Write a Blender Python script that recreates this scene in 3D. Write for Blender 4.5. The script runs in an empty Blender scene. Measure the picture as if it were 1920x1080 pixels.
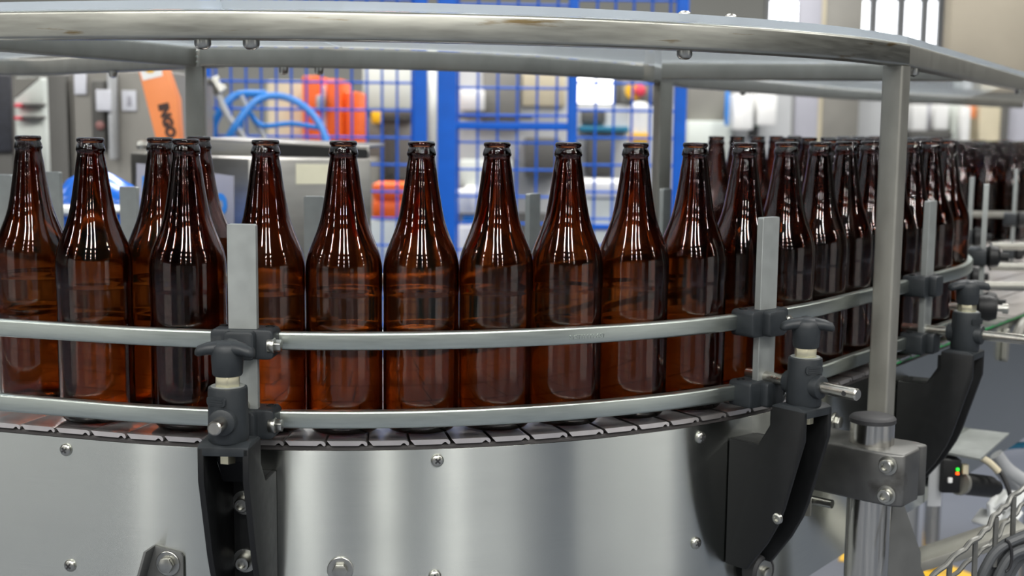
import bpy, bmesh, math, random
from mathutils import Vector, Matrix
random.seed(7)
PI = math.pi
sc = bpy.context.scene
COL = sc.collection

# ------------------------------------------------------------------ camera maths
F, PITCH, ROLL, ZC = 2450.0, .1263, .011, 1.357
cp, sp, cr, sr = math.cos(PITCH), math.sin(PITCH), math.cos(ROLL), math.sin(ROLL)
FW = Vector((0, cp, -sp)); D0 = Vector((0, -sp, -cp)); R0_ = Vector((1, 0, 0))
RT = R0_ * cr - D0 * sr
DN = D0 * cr + R0_ * sr
EYE = Vector((0, 0, ZC))
def ray(u, v): return FW + RT * ((u - 960) / F) + DN * ((v - 540) / F)
def atY(u, v, Y):
    d = ray(u, v); return EYE + d * (Y / d.y)
def atz(u, v, z):
    d = ray(u, v); return EYE + d * ((z - ZC) / d.z)
def onplane(u, v, P, n):
    d = ray(u, v); n3 = Vector((n[0], n[1], 0)); return EYE + d * ((Vector((P[0], P[1], 0)) - EYE).dot(n3) / d.dot(n3))

# ------------------------------------------------------------------ conveyor path (plan view)
CX, CY, RC = -.2, 1.94, .71
A1 = math.atan2(.8, .6); S1 = RC * A1; A0 = -.28; S0 = RC * A0
ZT = 1.05                                   # top of the chain plates
def path(s, o=0.0):
    """point, tangent, outward direction at arc length s, offset o outward"""
    if s < S0:
        d = (math.sin(A0), -math.cos(A0)); t = (math.cos(A0), math.sin(A0))
        return Vector((CX + (RC + o) * d[0] + t[0] * (s - S0), CY + (RC + o) * d[1] + t[1] * (s - S0))), Vector(t), Vector(d)
    if s <= S1:
        a = s / RC; d = (math.sin(a), -math.cos(a)); t = (math.cos(a), math.sin(a))
        return Vector((CX + (RC + o) * d[0], CY + (RC + o) * d[1])), Vector(t), Vector(d)
    t = Vector((.6, .8)); d = Vector((.8, -.6))
    return Vector((CX, CY)) + d * (RC + o) + t * (s - S1), t, d
def find(u, v, o, lo=-.9, hi=2.2):
    r = ray(u, v); b = r.x / r.y; n = 6000; pv = None
    for i in range(n + 1):
        s = lo + (hi - lo) * i / n; p = path(s, o)[0]; f = p.x - b * p.y
        if pv is not None and pv * f <= 0: return s
        pv = f
    return hi
def onpath(u, v, o):
    s = find(u, v, o); p, t, d = path(s, o); r = ray(u, v)
    return s, Vector((p.x, p.y, ZC + r.z * p.y / r.y))

# ------------------------------------------------------------------ object helpers
def link(name, me, m=None, parent=None):
    o = bpy.data.objects.new(name, me); COL.objects.link(o)
    if m is not None and me is not None: me.materials.append(m)
    if parent is not None: o.parent = parent
    return o
def tag(o, label=None, cat=None, group=None, kind=None):
    if label: o['label'] = label
    if cat: o['category'] = cat
    if group: o['group'] = group
    if kind: o['kind'] = kind
    return o
def thing(name, label, cat, loc=(0, 0, 0), group=None):
    o = bpy.data.objects.new(name, None); COL.objects.link(o); o.location = loc
    o.empty_display_size = .05
    tag(o, label, cat, group)
    bpy.context.view_layer.update()
    return o

class MB:
    def __init__(s): s.v = []; s.f = []; s.uv = {}
    def add(s, vs, fs):
        k = len(s.v); s.v += [tuple(v) for v in vs]; s.f += [tuple(i + k for i in f) for f in fs]; return s
    def box(s, lo, hi):
        x0, y0, z0 = lo; x1, y1, z1 = hi
        return s.add([(x0,y0,z0),(x1,y0,z0),(x1,y1,z0),(x0,y1,z0),(x0,y0,z1),(x1,y0,z1),(x1,y1,z1),(x0,y1,z1)],
                     [(0,3,2,1),(4,5,6,7),(0,1,5,4),(1,2,6,5),(2,3,7,6),(3,0,4,7)])
    def obox(s, c, ex, ey, ez, hx, hy, hz):
        c = Vector(c); ex, ey, ez = Vector(ex) * hx, Vector(ey) * hy, Vector(ez) * hz
        vs = [c + ex * a + ey * b + ez * g for g in (-1, 1) for a, b in ((-1,-1),(1,-1),(1,1),(-1,1))]
        return s.add(vs, [(0,3,2,1),(4,5,6,7),(0,1,5,4),(1,2,6,5),(2,3,7,6),(3,0,4,7)])
    def prism(s, poly, O, e1, e2, ext):
        O, e1, e2, ext = Vector(O), Vector(e1), Vector(e2), Vector(ext); n = len(poly)
        a = [O + e1 * p[0] + e2 * p[1] for p in poly]; b = [q + ext for q in a]
        return s.add(a + b, [tuple(range(n))[::-1], tuple(range(n, 2 * n))] + [(i, (i + 1) % n, n + (i + 1) % n, n + i) for i in range(n)])
    def cyl(s, p0, p1, r, n=20, r1=None, caps=True):
        p0, p1 = Vector(p0), Vector(p1); ax = (p1 - p0).normalized()
        x = ax.orthogonal().normalized(); y = ax.cross(x); r1 = r if r1 is None else r1
        vs = [p0 + (x * math.cos(2*PI*i/n) + y * math.sin(2*PI*i/n)) * r for i in range(n)] + \
             [p1 + (x * math.cos(2*PI*i/n) + y * math.sin(2*PI*i/n)) * r1 for i in range(n)]
        fs = [(i, (i+1) % n, n + (i+1) % n, n + i) for i in range(n)]
        if caps: fs += [tuple(range(n))[::-1], tuple(range(n, 2*n))]
        return s.add(vs, fs)
    def lathe(s, prof, O=(0, 0, 0), ax=(0, 0, 1), n=32, closed=False):
        """prof: (r, h) pairs; ends with r==0 become poles"""
        O, ax = Vector(O), Vector(ax).normalized(); x = ax.orthogonal().normalized(); y = ax.cross(x)
        rings = []; k0 = len(s.v)
        for r, h in prof:
            if r < 1e-7: rings.append([len(s.v)]); s.v.append(tuple(O + ax * h))
            else:
                rings.append(list(range(len(s.v), len(s.v) + n)))
                s.v += [tuple(O + ax * h + (x * math.cos(2*PI*i/n) + y * math.sin(2*PI*i/n)) * r) for i in range(n)]
        m = len(rings)
        for j in range(m if closed else m - 1):
            a, b = rings[j], rings[(j + 1) % m]
            for i in range(n):
                i2 = (i + 1) % n
                if len(a) == 1 and len(b) == 1: continue
                if len(a) == 1: s.f.append((a[0], b[i2], b[i]))
                elif len(b) == 1: s.f.append((a[i], a[i2], b[0]))
                else: s.f.append((a[i], a[i2], b[i2], b[i]))
        return s
    def sweep(s, frames, sec, closed_sec=True):
        """frames: (P, e1, e2) ; sec: list of (a, b) -> P + e1*a + e2*b ; capped"""
        n = len(sec); k0 = len(s.v); L = 0; us = []
        for i, (P, e1, e2) in enumerate(frames):
            if i: L += (P - frames[i-1][0]).length
            us.append(L)
            s.v += [tuple(P + e1 * a + e2 * b) for a, b in sec]
        for i in range(len(frames) - 1):
            for j in range(n if closed_sec else n - 1):
                j2 = (j + 1) % n
                fi = len(s.f); s.f.append((k0 + i*n + j, k0 + i*n + j2, k0 + (i+1)*n + j2, k0 + (i+1)*n + j))
                s.uv[fi] = [(us[i], sec[j][1]), (us[i], sec[j2][1]), (us[i+1], sec[j2][1]), (us[i+1], sec[j][1])]
        if closed_sec:
            s.f.append(tuple(range(k0, k0 + n))[::-1]); s.f.append(tuple(range(k0 + (len(frames)-1)*n, k0 + len(frames)*n)))
        return s
    def tube(s, pts, r, n=10, sm=0):
        pts = [Vector(p) for p in pts]
        if sm: pts = catmull(pts, sm)
        fr = []; up = None
        for i, p in enumerate(pts):
            t = (pts[min(i+1, len(pts)-1)] - pts[max(i-1, 0)]).normalized()
            if up is None: up = t.orthogonal().normalized()
            up = (up - t * up.dot(t)).normalized(); fr.append((p, up, t.cross(up)))
        return s.sweep(fr, [(r * math.cos(2*PI*k/n), r * math.sin(2*PI*k/n)) for k in range(n)])
    def build(s, name, m, parent=None, bevel=0, seg=2, ang=32, uv=False, flat=False):
        me = bpy.data.meshes.new(name); me.from_pydata(s.v, [], s.f)
        bm = bmesh.new(); bm.from_mesh(me)
        if uv:
            bm.faces.ensure_lookup_table(); ul = bm.loops.layers.uv.new('UVMap')
            for fi, c in s.uv.items():
                for lp, q in zip(bm.faces[fi].loops, c): lp[ul].uv = q
        bmesh.ops.recalc_face_normals(bm, faces=bm.faces)
        if bevel:
            es = [e for e in bm.edges if len(e.link_faces) == 2 and e.calc_face_angle(0) > math.radians(ang)]
            bmesh.ops.bevel(bm, geom=es, offset=bevel, segments=seg, affect='EDGES', profile=.5, clamp_overlap=True)
        if not flat:
            for f in bm.faces: f.smooth = True
            for e in bm.edges:
                if len(e.link_faces) == 2 and e.calc_face_angle(0) > math.radians(ang): e.smooth = False
        bm.to_mesh(me); bm.free()
        if parent is not None:
            # meshes are written in world space; parents are unrotated empties at their base
            off = parent.location if parent.parent is None else parent.parent.location + parent.location
            me.transform(Matrix.Translation(-off))
        o = link(name, me, m, parent)
        return o
def catmull(p, k):
    q = [p[0] * 2 - p[1]] + list(p) + [p[-1] * 2 - p[-2]]; out = []
    for i in range(1, len(q) - 2):
        a, b, c, d = q[i-1], q[i], q[i+1], q[i+2]
        for j in range(k):
            t = j / k
            out.append(.5 * ((2*b) + (c - a)*t + (2*a - 5*b + 4*c - d)*t*t + (3*b - a - 3*c + d)*t**3))
    out.append(p[-1]); return out
Zv = Vector((0, 0, 1))
def V3(p, z): return Vector((p.x, p.y, z))

# ------------------------------------------------------------------ materials
def lin(c): return tuple(((x/255)/12.92 if x/255 <= .04045 else ((x/255 + .055)/1.055)**2.4) for x in c) + (1.0,)
def newmat(name):
    m = bpy.data.materials.new(name); m.use_nodes = True; nt = m.node_tree
    return m, nt, nt.nodes['Principled BSDF']
def mat(name, c, rough=.5, metal=0, var=.12, scale=30, bump=0, spec=.5, stretch=(1, 1, 1), c2=None, th=None):
    """Principled with a little noise in colour and roughness; c2/th adds worn or stained patches"""
    m, nt, b = newmat(name); N = nt.nodes; L = nt.links
    tc = N.new('ShaderNodeTexCoord'); mp = N.new('ShaderNodeMapping'); mp.inputs['Scale'].default_value = stretch
    L.new(tc.outputs['Object'], mp.inputs['Vector'])
    nz = N.new('ShaderNodeTexNoise'); nz.inputs['Scale'].default_value = scale; nz.inputs['Detail'].default_value = 4
    L.new(mp.outputs[0], nz.inputs['Vector'])
    k = lin(c); r = N.new('ShaderNodeValToRGB')
    r.color_ramp.elements[0].position = .25; r.color_ramp.elements[1].position = .75
    r.color_ramp.elements[0].color = tuple(x * (1 - var) for x in k[:3]) + (1,)
    r.color_ramp.elements[1].color = tuple(min(1, x * (1 + var)) for x in k[:3]) + (1,)
    L.new(nz.outputs['Fac'], r.inputs[0]); out = r.outputs[0]
    if c2:
        n2 = N.new('ShaderNodeTexNoise'); n2.inputs['Scale'].default_value = scale * .45; n2.inputs['Detail'].default_value = 6
        L.new(mp.outputs[0], n2.inputs['Vector'])
        r2 = N.new('ShaderNodeValToRGB'); r2.color_ramp.elements[0].position = th; r2.color_ramp.elements[1].position = th + .08
        r2.color_ramp.elements[0].color = (0, 0, 0, 1); r2.color_ramp.elements[1].color = (1, 1, 1, 1)
        L.new(n2.outputs['Fac'], r2.inputs[0])
        mx = N.new('ShaderNodeMix'); mx.data_type = 'RGBA'; mx.inputs['B'].default_value = lin(c2)
        L.new(r2.outputs[0], mx.inputs['Factor']); L.new(out, mx.inputs['A']); out = mx.outputs['Result']
    L.new(out, b.inputs['Base Color'])
    mr = N.new('ShaderNodeMapRange'); mr.inputs['To Min'].default_value = max(.02, rough * .85); mr.inputs['To Max'].default_value = min(1, rough * 1.15)
    L.new(nz.outputs['Fac'], mr.inputs['Value']); L.new(mr.outputs[0], b.inputs['Roughness'])
    b.inputs['Metallic'].default_value = metal; b.inputs['Specular IOR Level'].default_value = spec
    if bump:
        bp = N.new('ShaderNodeBump'); bp.inputs['Strength'].default_value = bump; bp.inputs['Distance'].default_value = .001
        L.new(nz.outputs['Fac'], bp.inputs['Height']); L.new(bp.outputs[0], b.inputs['Normal'])
    return m
def brushed(name, c, rough=.32, aniso=.85):
    """stainless sheet brushed along the UV u direction"""
    m, nt, b = newmat(name); N = nt.nodes; L = nt.links
    tc = N.new('ShaderNodeTexCoord'); mp = N.new('ShaderNodeMapping'); mp.inputs['Scale'].default_value = (9, 900, 1)
    L.new(tc.outputs['UV'], mp.inputs['Vector'])
    nz = N.new('ShaderNodeTexNoise'); nz.inputs['Scale'].default_value = 1; nz.inputs['Detail'].default_value = 3
    L.new(mp.outputs[0], nz.inputs['Vector'])
    n2 = N.new('ShaderNodeTexNoise'); n2.inputs['Scale'].default_value = 7; n2.inputs['Detail'].default_value = 5
    L.new(tc.outputs['Object'], n2.inputs['Vector'])
    k = lin(c); r = N.new('ShaderNodeValToRGB')
    r.color_ramp.elements[0].position = .3; r.color_ramp.elements[1].position = .7
    r.color_ramp.elements[0].color = tuple(x * .92 for x in k[:3]) + (1,); r.color_ramp.elements[1].color = tuple(min(1, x * 1.06) for x in k[:3]) + (1,)
    ad = N.new('ShaderNodeMath'); ad.operation = 'MULTIPLY_ADD'; ad.inputs[1].default_value = .5
    L.new(nz.outputs['Fac'], ad.inputs[0])
    m2 = N.new('ShaderNodeMath'); m2.operation = 'MULTIPLY'; m2.inputs[1].default_value = .5; L.new(n2.outputs['Fac'], m2.inputs[0])
    L.new(m2.outputs[0], ad.inputs[2]); L.new(ad.outputs[0], r.inputs[0]); L.new(r.outputs[0], b.inputs['Base Color'])
    mr = N.new('ShaderNodeMapRange'); mr.inputs['To Min'].default_value = rough * .8; mr.inputs['To Max'].default_value = rough * 1.2
    L.new(ad.outputs[0], mr.inputs['Value']); L.new(mr.outputs[0], b.inputs['Roughness'])
    b.inputs['Metallic'].default_value = 1; b.inputs['Anisotropic'].default_value = aniso; b.inputs['Anisotropic Rotation'].default_value = .25
    tg = N.new('ShaderNodeTangent'); tg.direction_type = 'UV_MAP'; tg.uv_map = 'UVMap'; L.new(tg.outputs[0], b.inputs['Tangent'])
    bp = N.new('ShaderNodeBump'); bp.inputs['Strength'].default_value = .03; bp.inputs['Distance'].default_value = .0003
    L.new(nz.outputs['Fac'], bp.inputs['Height']); L.new(bp.outputs[0], b.inputs['Normal'])
    return m
def emit(name, c, st):
    m, nt, b = newmat(name); b.inputs['Base Color'].default_value = lin(c)
    b.inputs['Emission Color'].default_value = lin(c); b.inputs['Emission Strength'].default_value = st; return m
def amber():
    m = bpy.data.materials.new('amber_glass'); m.use_nodes = True; nt = m.node_tree; N = nt.nodes; L = nt.links; N.clear()
    o = N.new('ShaderNodeOutputMaterial'); g = N.new('ShaderNodeBsdfGlass'); g.inputs['IOR'].default_value = 1.5
    g.inputs['Roughness'].default_value = .045; g.inputs['Color'].default_value = (1, 1, 1, 1)
    va = N.new('ShaderNodeVolumeAbsorption'); va.inputs['Color'].default_value = AMBER_C; va.inputs['Density'].default_value = AMBER_D
    tc = N.new('ShaderNodeTexCoord'); nz = N.new('ShaderNodeTexNoise'); nz.inputs['Scale'].default_value = 55; nz.inputs['Detail'].default_value = 1
    bp = N.new('ShaderNodeBump'); bp.inputs['Strength'].default_value = .05; bp.inputs['Distance'].default_value = .0015
    L.new(tc.outputs['Object'], nz.inputs['Vector']); L.new(nz.outputs['Fac'], bp.inputs['Height']); L.new(bp.outputs[0], g.inputs['Normal'])
    L.new(g.outputs[0], o.inputs['Surface']); L.new(va.outputs[0], o.inputs['Volume'])
    return m
AMBER_C = (.78, .575, .30, 1); AMBER_D = 1580
def sheet():
    m = bpy.data.materials.new('clear_polycarbonate'); m.use_nodes = True; nt = m.node_tree; N = nt.nodes; L = nt.links; N.clear()
    o = N.new('ShaderNodeOutputMaterial'); fr = N.new('ShaderNodeFresnel'); fr.inputs['IOR'].default_value = 1.25
    tr = N.new('ShaderNodeBsdfTransparent'); tr.inputs['Color'].default_value = (.90, .94, .96, 1)
    gl = N.new('ShaderNodeBsdfGlossy'); gl.inputs['Roughness'].default_value = .06; gl.inputs['Color'].default_value = (.95, .97, 1, 1)
    df = N.new('ShaderNodeBsdfTranslucent'); df.inputs['Color'].default_value = lin((238, 243, 248))
    tc = N.new('ShaderNodeTexCoord'); nz = N.new('ShaderNodeTexNoise'); nz.inputs['Scale'].default_value = 6
    L.new(tc.outputs['Object'], nz.inputs['Vector'])
    mr = N.new('ShaderNodeMapRange'); mr.inputs['To Min'].default_value = .62; mr.inputs['To Max'].default_value = .72
    L.new(nz.outputs['Fac'], mr.inputs['Value'])
    a = N.new('ShaderNodeMixShader'); b = N.new('ShaderNodeMixShader')
    L.new(mr.outputs[0], a.inputs[0]); L.new(tr.outputs[0], a.inputs[1]); L.new(df.outputs[0], a.inputs[2])
    L.new(fr.outputs[0], b.inputs[0]); L.new(a.outputs[0], b.inputs[1]); L.new(gl.outputs[0], b.inputs[2]); L.new(b.outputs[0], o.inputs['Surface'])
    return m
M = dict(
    panel=brushed('brushed_steel', (205, 208, 202), .25, 1.0),
    rail=mat('satin_aluminium', (180, 187, 181), .34, 1, .07, 40, stretch=(1, 1, 12)),
    tube=mat('satin_stainless', (166, 166, 158), .38, 1, .14, 26, stretch=(1, 1, 9), c2=(124, 108, 78), th=.61),
    tube2=mat('dull_stainless', (142, 141, 134), .48, .7, .1, 22, stretch=(2, 2, 1)),
    bar=mat('bead_blasted_steel', (148, 152, 150), .55, .6, .08, 60, bump=.05),
    bolt=mat('bolt_steel', (172, 172, 166), .3, 1, .12, 90),
    rod=mat('turned_steel', (190, 187, 178), .26, 1, .1, 60),
    nut=mat('zinc_plated_nut', (214, 208, 180), .36, 1, .1, 60),
    dark=mat('black_plastic', (15, 16, 17), .5, 0, .18, 90, bump=.08, spec=.35),
    dark2=mat('dark_grey_plastic', (34, 38, 41), .5, 0, .14, 80, bump=.1, spec=.4, c2=(54, 56, 56), th=.67),
    wear=mat('worn_wear_strip', (52, 49, 48), .62, 0, .3, 60, stretch=(1, 1, 4), bump=.2),
    plate=mat('chain_plate_steel', (206, 201, 199), .3, .85, .08, 45),
    green=mat('green_plastic', (38, 160, 84), .45, 0, .1, 40),
    rubber=mat('black_rubber', (40, 40, 42), .6, 0, .25, 50, bump=.1),
    cast=mat('cast_aluminium', (116, 116, 114), .5, 1, .2, 28, bump=.12, c2=(82, 80, 77), th=.6),
    pipe=mat('polished_pipe', (188, 186, 180), .2, 1, .1, 12, stretch=(6, 6, .3)),
    gus=mat('grey_steel_plate', (92, 93, 92), .6, .3, .12, 30),
    blue=mat('blue_powder_coat', (10, 96, 204), .5, 0, .08, 20, spec=.3),
    bluehose=mat('blue_hose', (36, 128, 214), .35, 0, .12, 20),
    bluebag=mat('blue_plastic_film', (22, 112, 224), .28, 0, .2, 9, bump=.3),
    white=mat('white_plastic', (232, 232, 230), .45, 0, .05, 15),
    paper=mat('paper', (214, 216, 224), .7, 0, .05, 30),
    cream=mat('cream_paint', (196, 186, 160), .6, 0, .08, 8),
    orange=mat('orange_paint', (236, 142, 84), .5, 0, .06, 12),
    orange2=mat('bright_orange_paint', (255, 104, 24), .45, 0, .08, 10),
    yellow=mat('yellow_paint', (244, 190, 24), .5, 0, .08, 10),
    ink=mat('dark_brown_ink', (60, 40, 34), .6, 0, .1, 20),
    inkblue=mat('blue_ink', (52, 140, 226), .5, 0, .06, 20),
    label=mat('pale_grey_label', (168, 168, 178), .5, 0, .04, 10),
    tape=mat('masking_tape', (202, 200, 178), .6, 0, .06, 30),
    cab=mat('grey_cabinet_paint', (128, 126, 120), .5, .2, .1, 6),
    cabd=mat('dark_cabinet_paint', (88, 87, 84), .5, .2, .1, 6),
    vent=mat('black_mesh_guard', (44, 46, 54), .6, 0, .3, 60),
    mach=mat('pale_machine_paint', (206, 212, 206), .5, 0, .06, 6),
    steelbox=mat('box_stainless', (150, 149, 145), .36, 1, .12, 10, stretch=(1, 1, 5)),
    beige=mat('beige_duct_paint', (158, 150, 134), .6, 0, .08, 4),
    greyp=mat('light_grey_paint', (176, 178, 180), .5, .1, .08, 5),
    floor=mat('blue_grey_epoxy', (86, 91, 102), .45, 0, .1, 2.2, c2=(94, 98, 108), th=.55),
    wall=mat('hall_wall_paint', (176, 176, 170), .8, 0, .06, .6),
    ceil=mat('hall_ceiling_paint', (66, 67, 68), .8, 0, .06, .6),
    cable=mat('grey_cable', (72, 74, 76), .5, 0, .15, 30),
    blackcable=mat('black_cable', (28, 28, 30), .45, 0, .15, 30),
    conduit=mat('grey_conduit', (150, 152, 154), .4, 0, .1, 20),
    wire=mat('galvanised_wire', (120, 120, 116), .45, .8, .15, 60),
    film=mat('crumpled_white_film', (222, 224, 222), .35, 0, .1, 20, bump=.4),
    led_g=emit('green_led', (40, 235, 60), 1.6), led_o=emit('orange_led', (255, 90, 20), 2.2),
    win=emit('daylight_pane', (250, 252, 255), 5.0),
    lampw=emit('white_signal', (255, 255, 255), 3.0),
    teal=mat('teal_hose', (20, 116, 150), .4, 0, .1, 20),
    dullred=mat('faded_red_lens', (140, 98, 94), .5, 0, .05, 20),
    red=mat('red_button', (226, 60, 84), .4, 0, .05, 20),
    glass=amber(), sheet=sheet(),
)

# ================================================================== the hall (setting)
def struct(name, mb, m, **k):
    o = mb.build(name, m, **k); o['kind'] = 'structure'; return o
HX0, HX1, HY0, HY1, HZ = -24., 25., -28., 17., 7.2
struct('floor', MB().box((HX0, HY0, -.1), (HX1, HY1, 0)), M['floor'])
struct('ceiling', MB().box((HX0, HY0, HZ), (HX1, HY1, HZ + .1)), M['ceil'])
struct('wall_left', MB().box((HX0 - .1, HY0, 0), (HX0, HY1, HZ)), M['wall'])
struct('wall_right', MB().box((HX1, HY0, 0), (HX1 + .1, HY1, HZ)), M['wall'])
struct('wall_front', MB().box((HX0, HY0 - .1, 0), (HX1, HY0, HZ)), M['wall'])
struct('wall_back', MB().box((HX0, HY1, 0), (HX1, HY1 + .1, HZ)), M['wall'])
# low panels added out of view to break glass and steel reflections into bands
for nm, a0, a1, dist, h, c in (('left', -1.15, -.72, 5.5, 2.0, 'white'), ('mid_left', -.40, -.20, 5.0, 1.8, 'wall'), ('middle', -.02, .24, 5.4, 1.9, 'gus'), ('mid_right', .46, .62, 5.2, 1.8, 'greyp'), ('right', .85, 1.25, 5.6, 2.0, 'white')):
    pa = Vector((-.15 + dist * math.sin(a0), 1.2 - dist * math.cos(a0), 0)); pb = Vector((-.15 + dist * math.sin(a1), 1.2 - dist * math.cos(a1), 0)); e = (pb - pa).normalized()
    struct('reflection_panel_' + nm, MB().prism([(0, 0), ((pb - pa).length, 0), ((pb - pa).length, h), (0, h)], pa, e, Zv, Vector((e.y, -e.x, 0)) * .1), M[c])
# daylight windows in the far wall, upper right
wx = [(1440, 1500), (1545, 1592), (1612, 1630), (1640, 1682), (1692, 1726), (1735, 1757), (1770, 1800)]
for i, (u0, u1) in enumerate(wx):
    a = atY(u0, 95, HY1 - .05); b = atY(u1, -30, HY1 - .05)
    fr = MB(); x0, x1, z0, z1 = a.x, b.x, a.z, b.z + .6
    for lo, hi in (((x0-.05, z0-.05), (x0, z1)), ((x1, z0-.05), (x1+.05, z1)), ((x0, z0-.05), (x1, z0)), ((x0, z0 + .62), (x1, z0 + .68))):
        fr.box((lo[0], HY1 - .12, lo[1]), (hi[0], HY1 - .001, hi[1]))
    w = struct('window_%d' % (i + 1), fr, M['greyp'])
    p = MB().box((x0, HY1 - .06, z0), (x1, HY1 - .03, z1)).build('pane', M['win'], w)
# yellow floor markings
def strip(name, pts):
    m = MB(); m.prism([(p.x, p.y) for p in pts], (0, 0, .001), (1, 0, 0), (0, 1, 0), (0, 0, .002)); return struct(name, m, M['yellow'])
strip('trim_1', [atz(1728, 1040, 0), atz(1745, 1046, 0), atz(1862, 1095, 0), atz(1700, 1110, 0)])
strip('trim_2', [atz(1572, 1052, 0), atz(1600, 995, 0), atz(1640, 990, 0), atz(1640, 1060, 0)])

# ================================================================== conveyor body
oP = -.003
ss = [-.85 + .02 * i for i in range(int(.85 / .02) + 1)]
def frames(s0, s1, o=0, z=0, ds=.02):
    n = max(2, int(round((s1 - s0) / ds))); out = []
    for i in range(n + 1):
        s = s0 + (s1 - s0) * i / n; p, t, d = path(s, 0); out.append((V3(p, z), V3(d, 0), Zv))
    return out
def rrect(a0, a1, b0, b1, r, k=3):
    """rounded rectangle section"""
    out = []
    for cx, cy, st in ((a1 - r, b0 + r, -90), (a1 - r, b1 - r, 0), (a0 + r, b1 - r, 90), (a0 + r, b0 + r, 180)):
        for i in range(k + 1):
            t = math.radians(st + 90 * i / k); out.append((cx + r * math.cos(t), cy + r * math.sin(t)))
    return out
SE = 3.0
pc, _, _ = path(0, 0)
conv = thing('bottle_conveyor', 'curved stainless bottle conveyor with brushed side panel in the foreground', 'conveyor', (CX, 1.6, 0))
MB().sweep(frames(-1.0, SE), rrect(oP - .003, oP, .822, 1.0403, .0008, 1)).build('side_panel', M['panel'], conv, uv=True)
wearo = MB().sweep(frames(-1.0, SE), [(-.05, 1.0403), (oP + .0005, 1.0403), (oP + .0005, 1.0425), (-.004, 1.0445), (-.05, 1.0445)]).build('wear_strip', M['wear'], conv)
tag(wearo, 'worn dark plastic wear strip under the chain')
g = MB().sweep(frames(.87, SE), [(-.03, 1.0446), (.0, 1.0446), (.0, 1.0475), (-.03, 1.0475)]).build('edge_strip', M['green'], conv)
tag(g, 'green plastic edge strip')
# pan under the chain and inner side plate
MB().sweep(frames(-1.0, SE, ds=.05), [(-.474, .99), (-.01, .99), (-.01, .996), (-.474, .996)]).build('bed_plate', M['gus'], conv)
MB().sweep(frames(-1.0, SE, ds=.05), [(-.478, .83), (-.475, .83), (-.475, 1.042), (-.478, 1.042)]).build('inner_panel', M['tube2'], conv)
for q in (-.3, 1.75, 2.7):                               # legs under the machine
    p, t, d = path(q, -.28)
    MB().cyl(V3(p, .02), V3(p, .99), .024, 16).cyl(V3(p, 0), V3(p, .022), .05, 16).build('leg', M['pipe'], conv)

def outward(u, v, o=oP):
    s, P = onpath(u, v, o); _, t, d = path(s, o); return P, V3(t, 0), V3(d, 0)
def screw(u, v, r=.0062, ph=0):
    """pan-head cross-recess screw in the side panel"""
    P, t, d = outward(u, v)
    b = MB().lathe([(r * 1.0, 0), (r, .0012), (r * .93, .0022), (r * .72, .0032), (r * .4, .0038), (0, .004)], P, d, 20)
    o = b.build('screw', M['bolt'], conv)
    c = MB()
    for a in (ph, ph + PI / 2):
        ex = t * math.cos(a) + Zv * math.sin(a); ey = d.cross(ex)
        c.obox(P + d * .0037, ex, ey, d, r * .5, r * .12, .0008)
    c.build('cross_recess', M['rubber'], o)
for u, v, ph in ((124, 843, .6), (132, 1060, .9), (820, 863, .75), (1313, 820, .3), (1304, 1018, .4), (815, 1080, .2)): screw(u, v, .0064, ph)
def hexbolt(P, d, r=.0055, h=.005, wr=.0115, parent=conv, name='hex_bolt', mt=None, rot=0.3):
    d = Vector(d).normalized(); x = d.orthogonal().normalized(); y = d.cross(x)
    w = MB().lathe([(wr, 0), (wr, .0014), (wr * .96, .0018), (r * .9, .0018), (0, .0018)], P, d, 28)
    b = w.build(name, mt or M['bolt'], parent)
    hx = MB().prism([(math.cos(rot + i * PI / 3) * r * 1.15, math.sin(rot + i * PI / 3) * r * 1.15) for i in range(6)], P + d * .0018, x, y, d * h)
    if parent.parent is None: hx.build('bolt_head', mt or M['bolt'], b, bevel=.0006, seg=2)
    return b
for u, v in ((638, 1068), (1565, 791)):
    P, t, d = outward(u, v); hexbolt(P, d, .0068, .0058, .0128 if u < 900 else .0115)
# folded steel bracket lower left with its bolt
P, t, d = outward(318, 1056)
fb = MB()
fb.prism([(-.016, .018), (.013, .0125), (.0155, .009), (.0155, -.06), (-.04, -.06)], P + d * .0005, t, Zv, d * .003)
fb.prism([(-.0165, .018), (-.0135, .018), (-.0375, -.06), (-.0405, -.06)], P + d * .0005, t, Zv, d * .022)
fb.build('mounting_bracket', M['gus'], conv, bevel=.0008)
hexbolt(P + d * .0035 + Zv * .001, d, .0072, .0062, .0125)
# rubber roller low on the panel
P, t, d = outward(1403, 1063)
ro = MB().lathe([(0, 0), (.0165, 0), (.0185, .002), (.0185, .016), (.0165, .019), (.0145, .019), (.0145, .017), (0, .017)], P + d * .004, d, 36).build('roller', M['rubber'], conv)
MB().lathe([(.0138, 0), (.0138, .0016), (.006, .002), (0, .002)], P + d * .021, d, 28).build('washer', M['bolt'], ro)
x = t; y = Zv
MB().prism([(math.cos(.3 + i * PI / 3) * .0068, math.sin(.3 + i * PI / 3) * .0068) for i in range(6)], P + d * .0225, x, y, d * .006).build('bolt_head', M['bolt'], ro, bevel=.0006)
for du in (-16, 4):
    Pa, _, dd = outward(1400 + du, 1010); Pb, _, _ = outward(1400 + du, 1050)
    MB().cyl(Pa + dd * .006, Pb + dd * .006, .0022, 10).build('guide_pin', M['gus'], conv)
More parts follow.
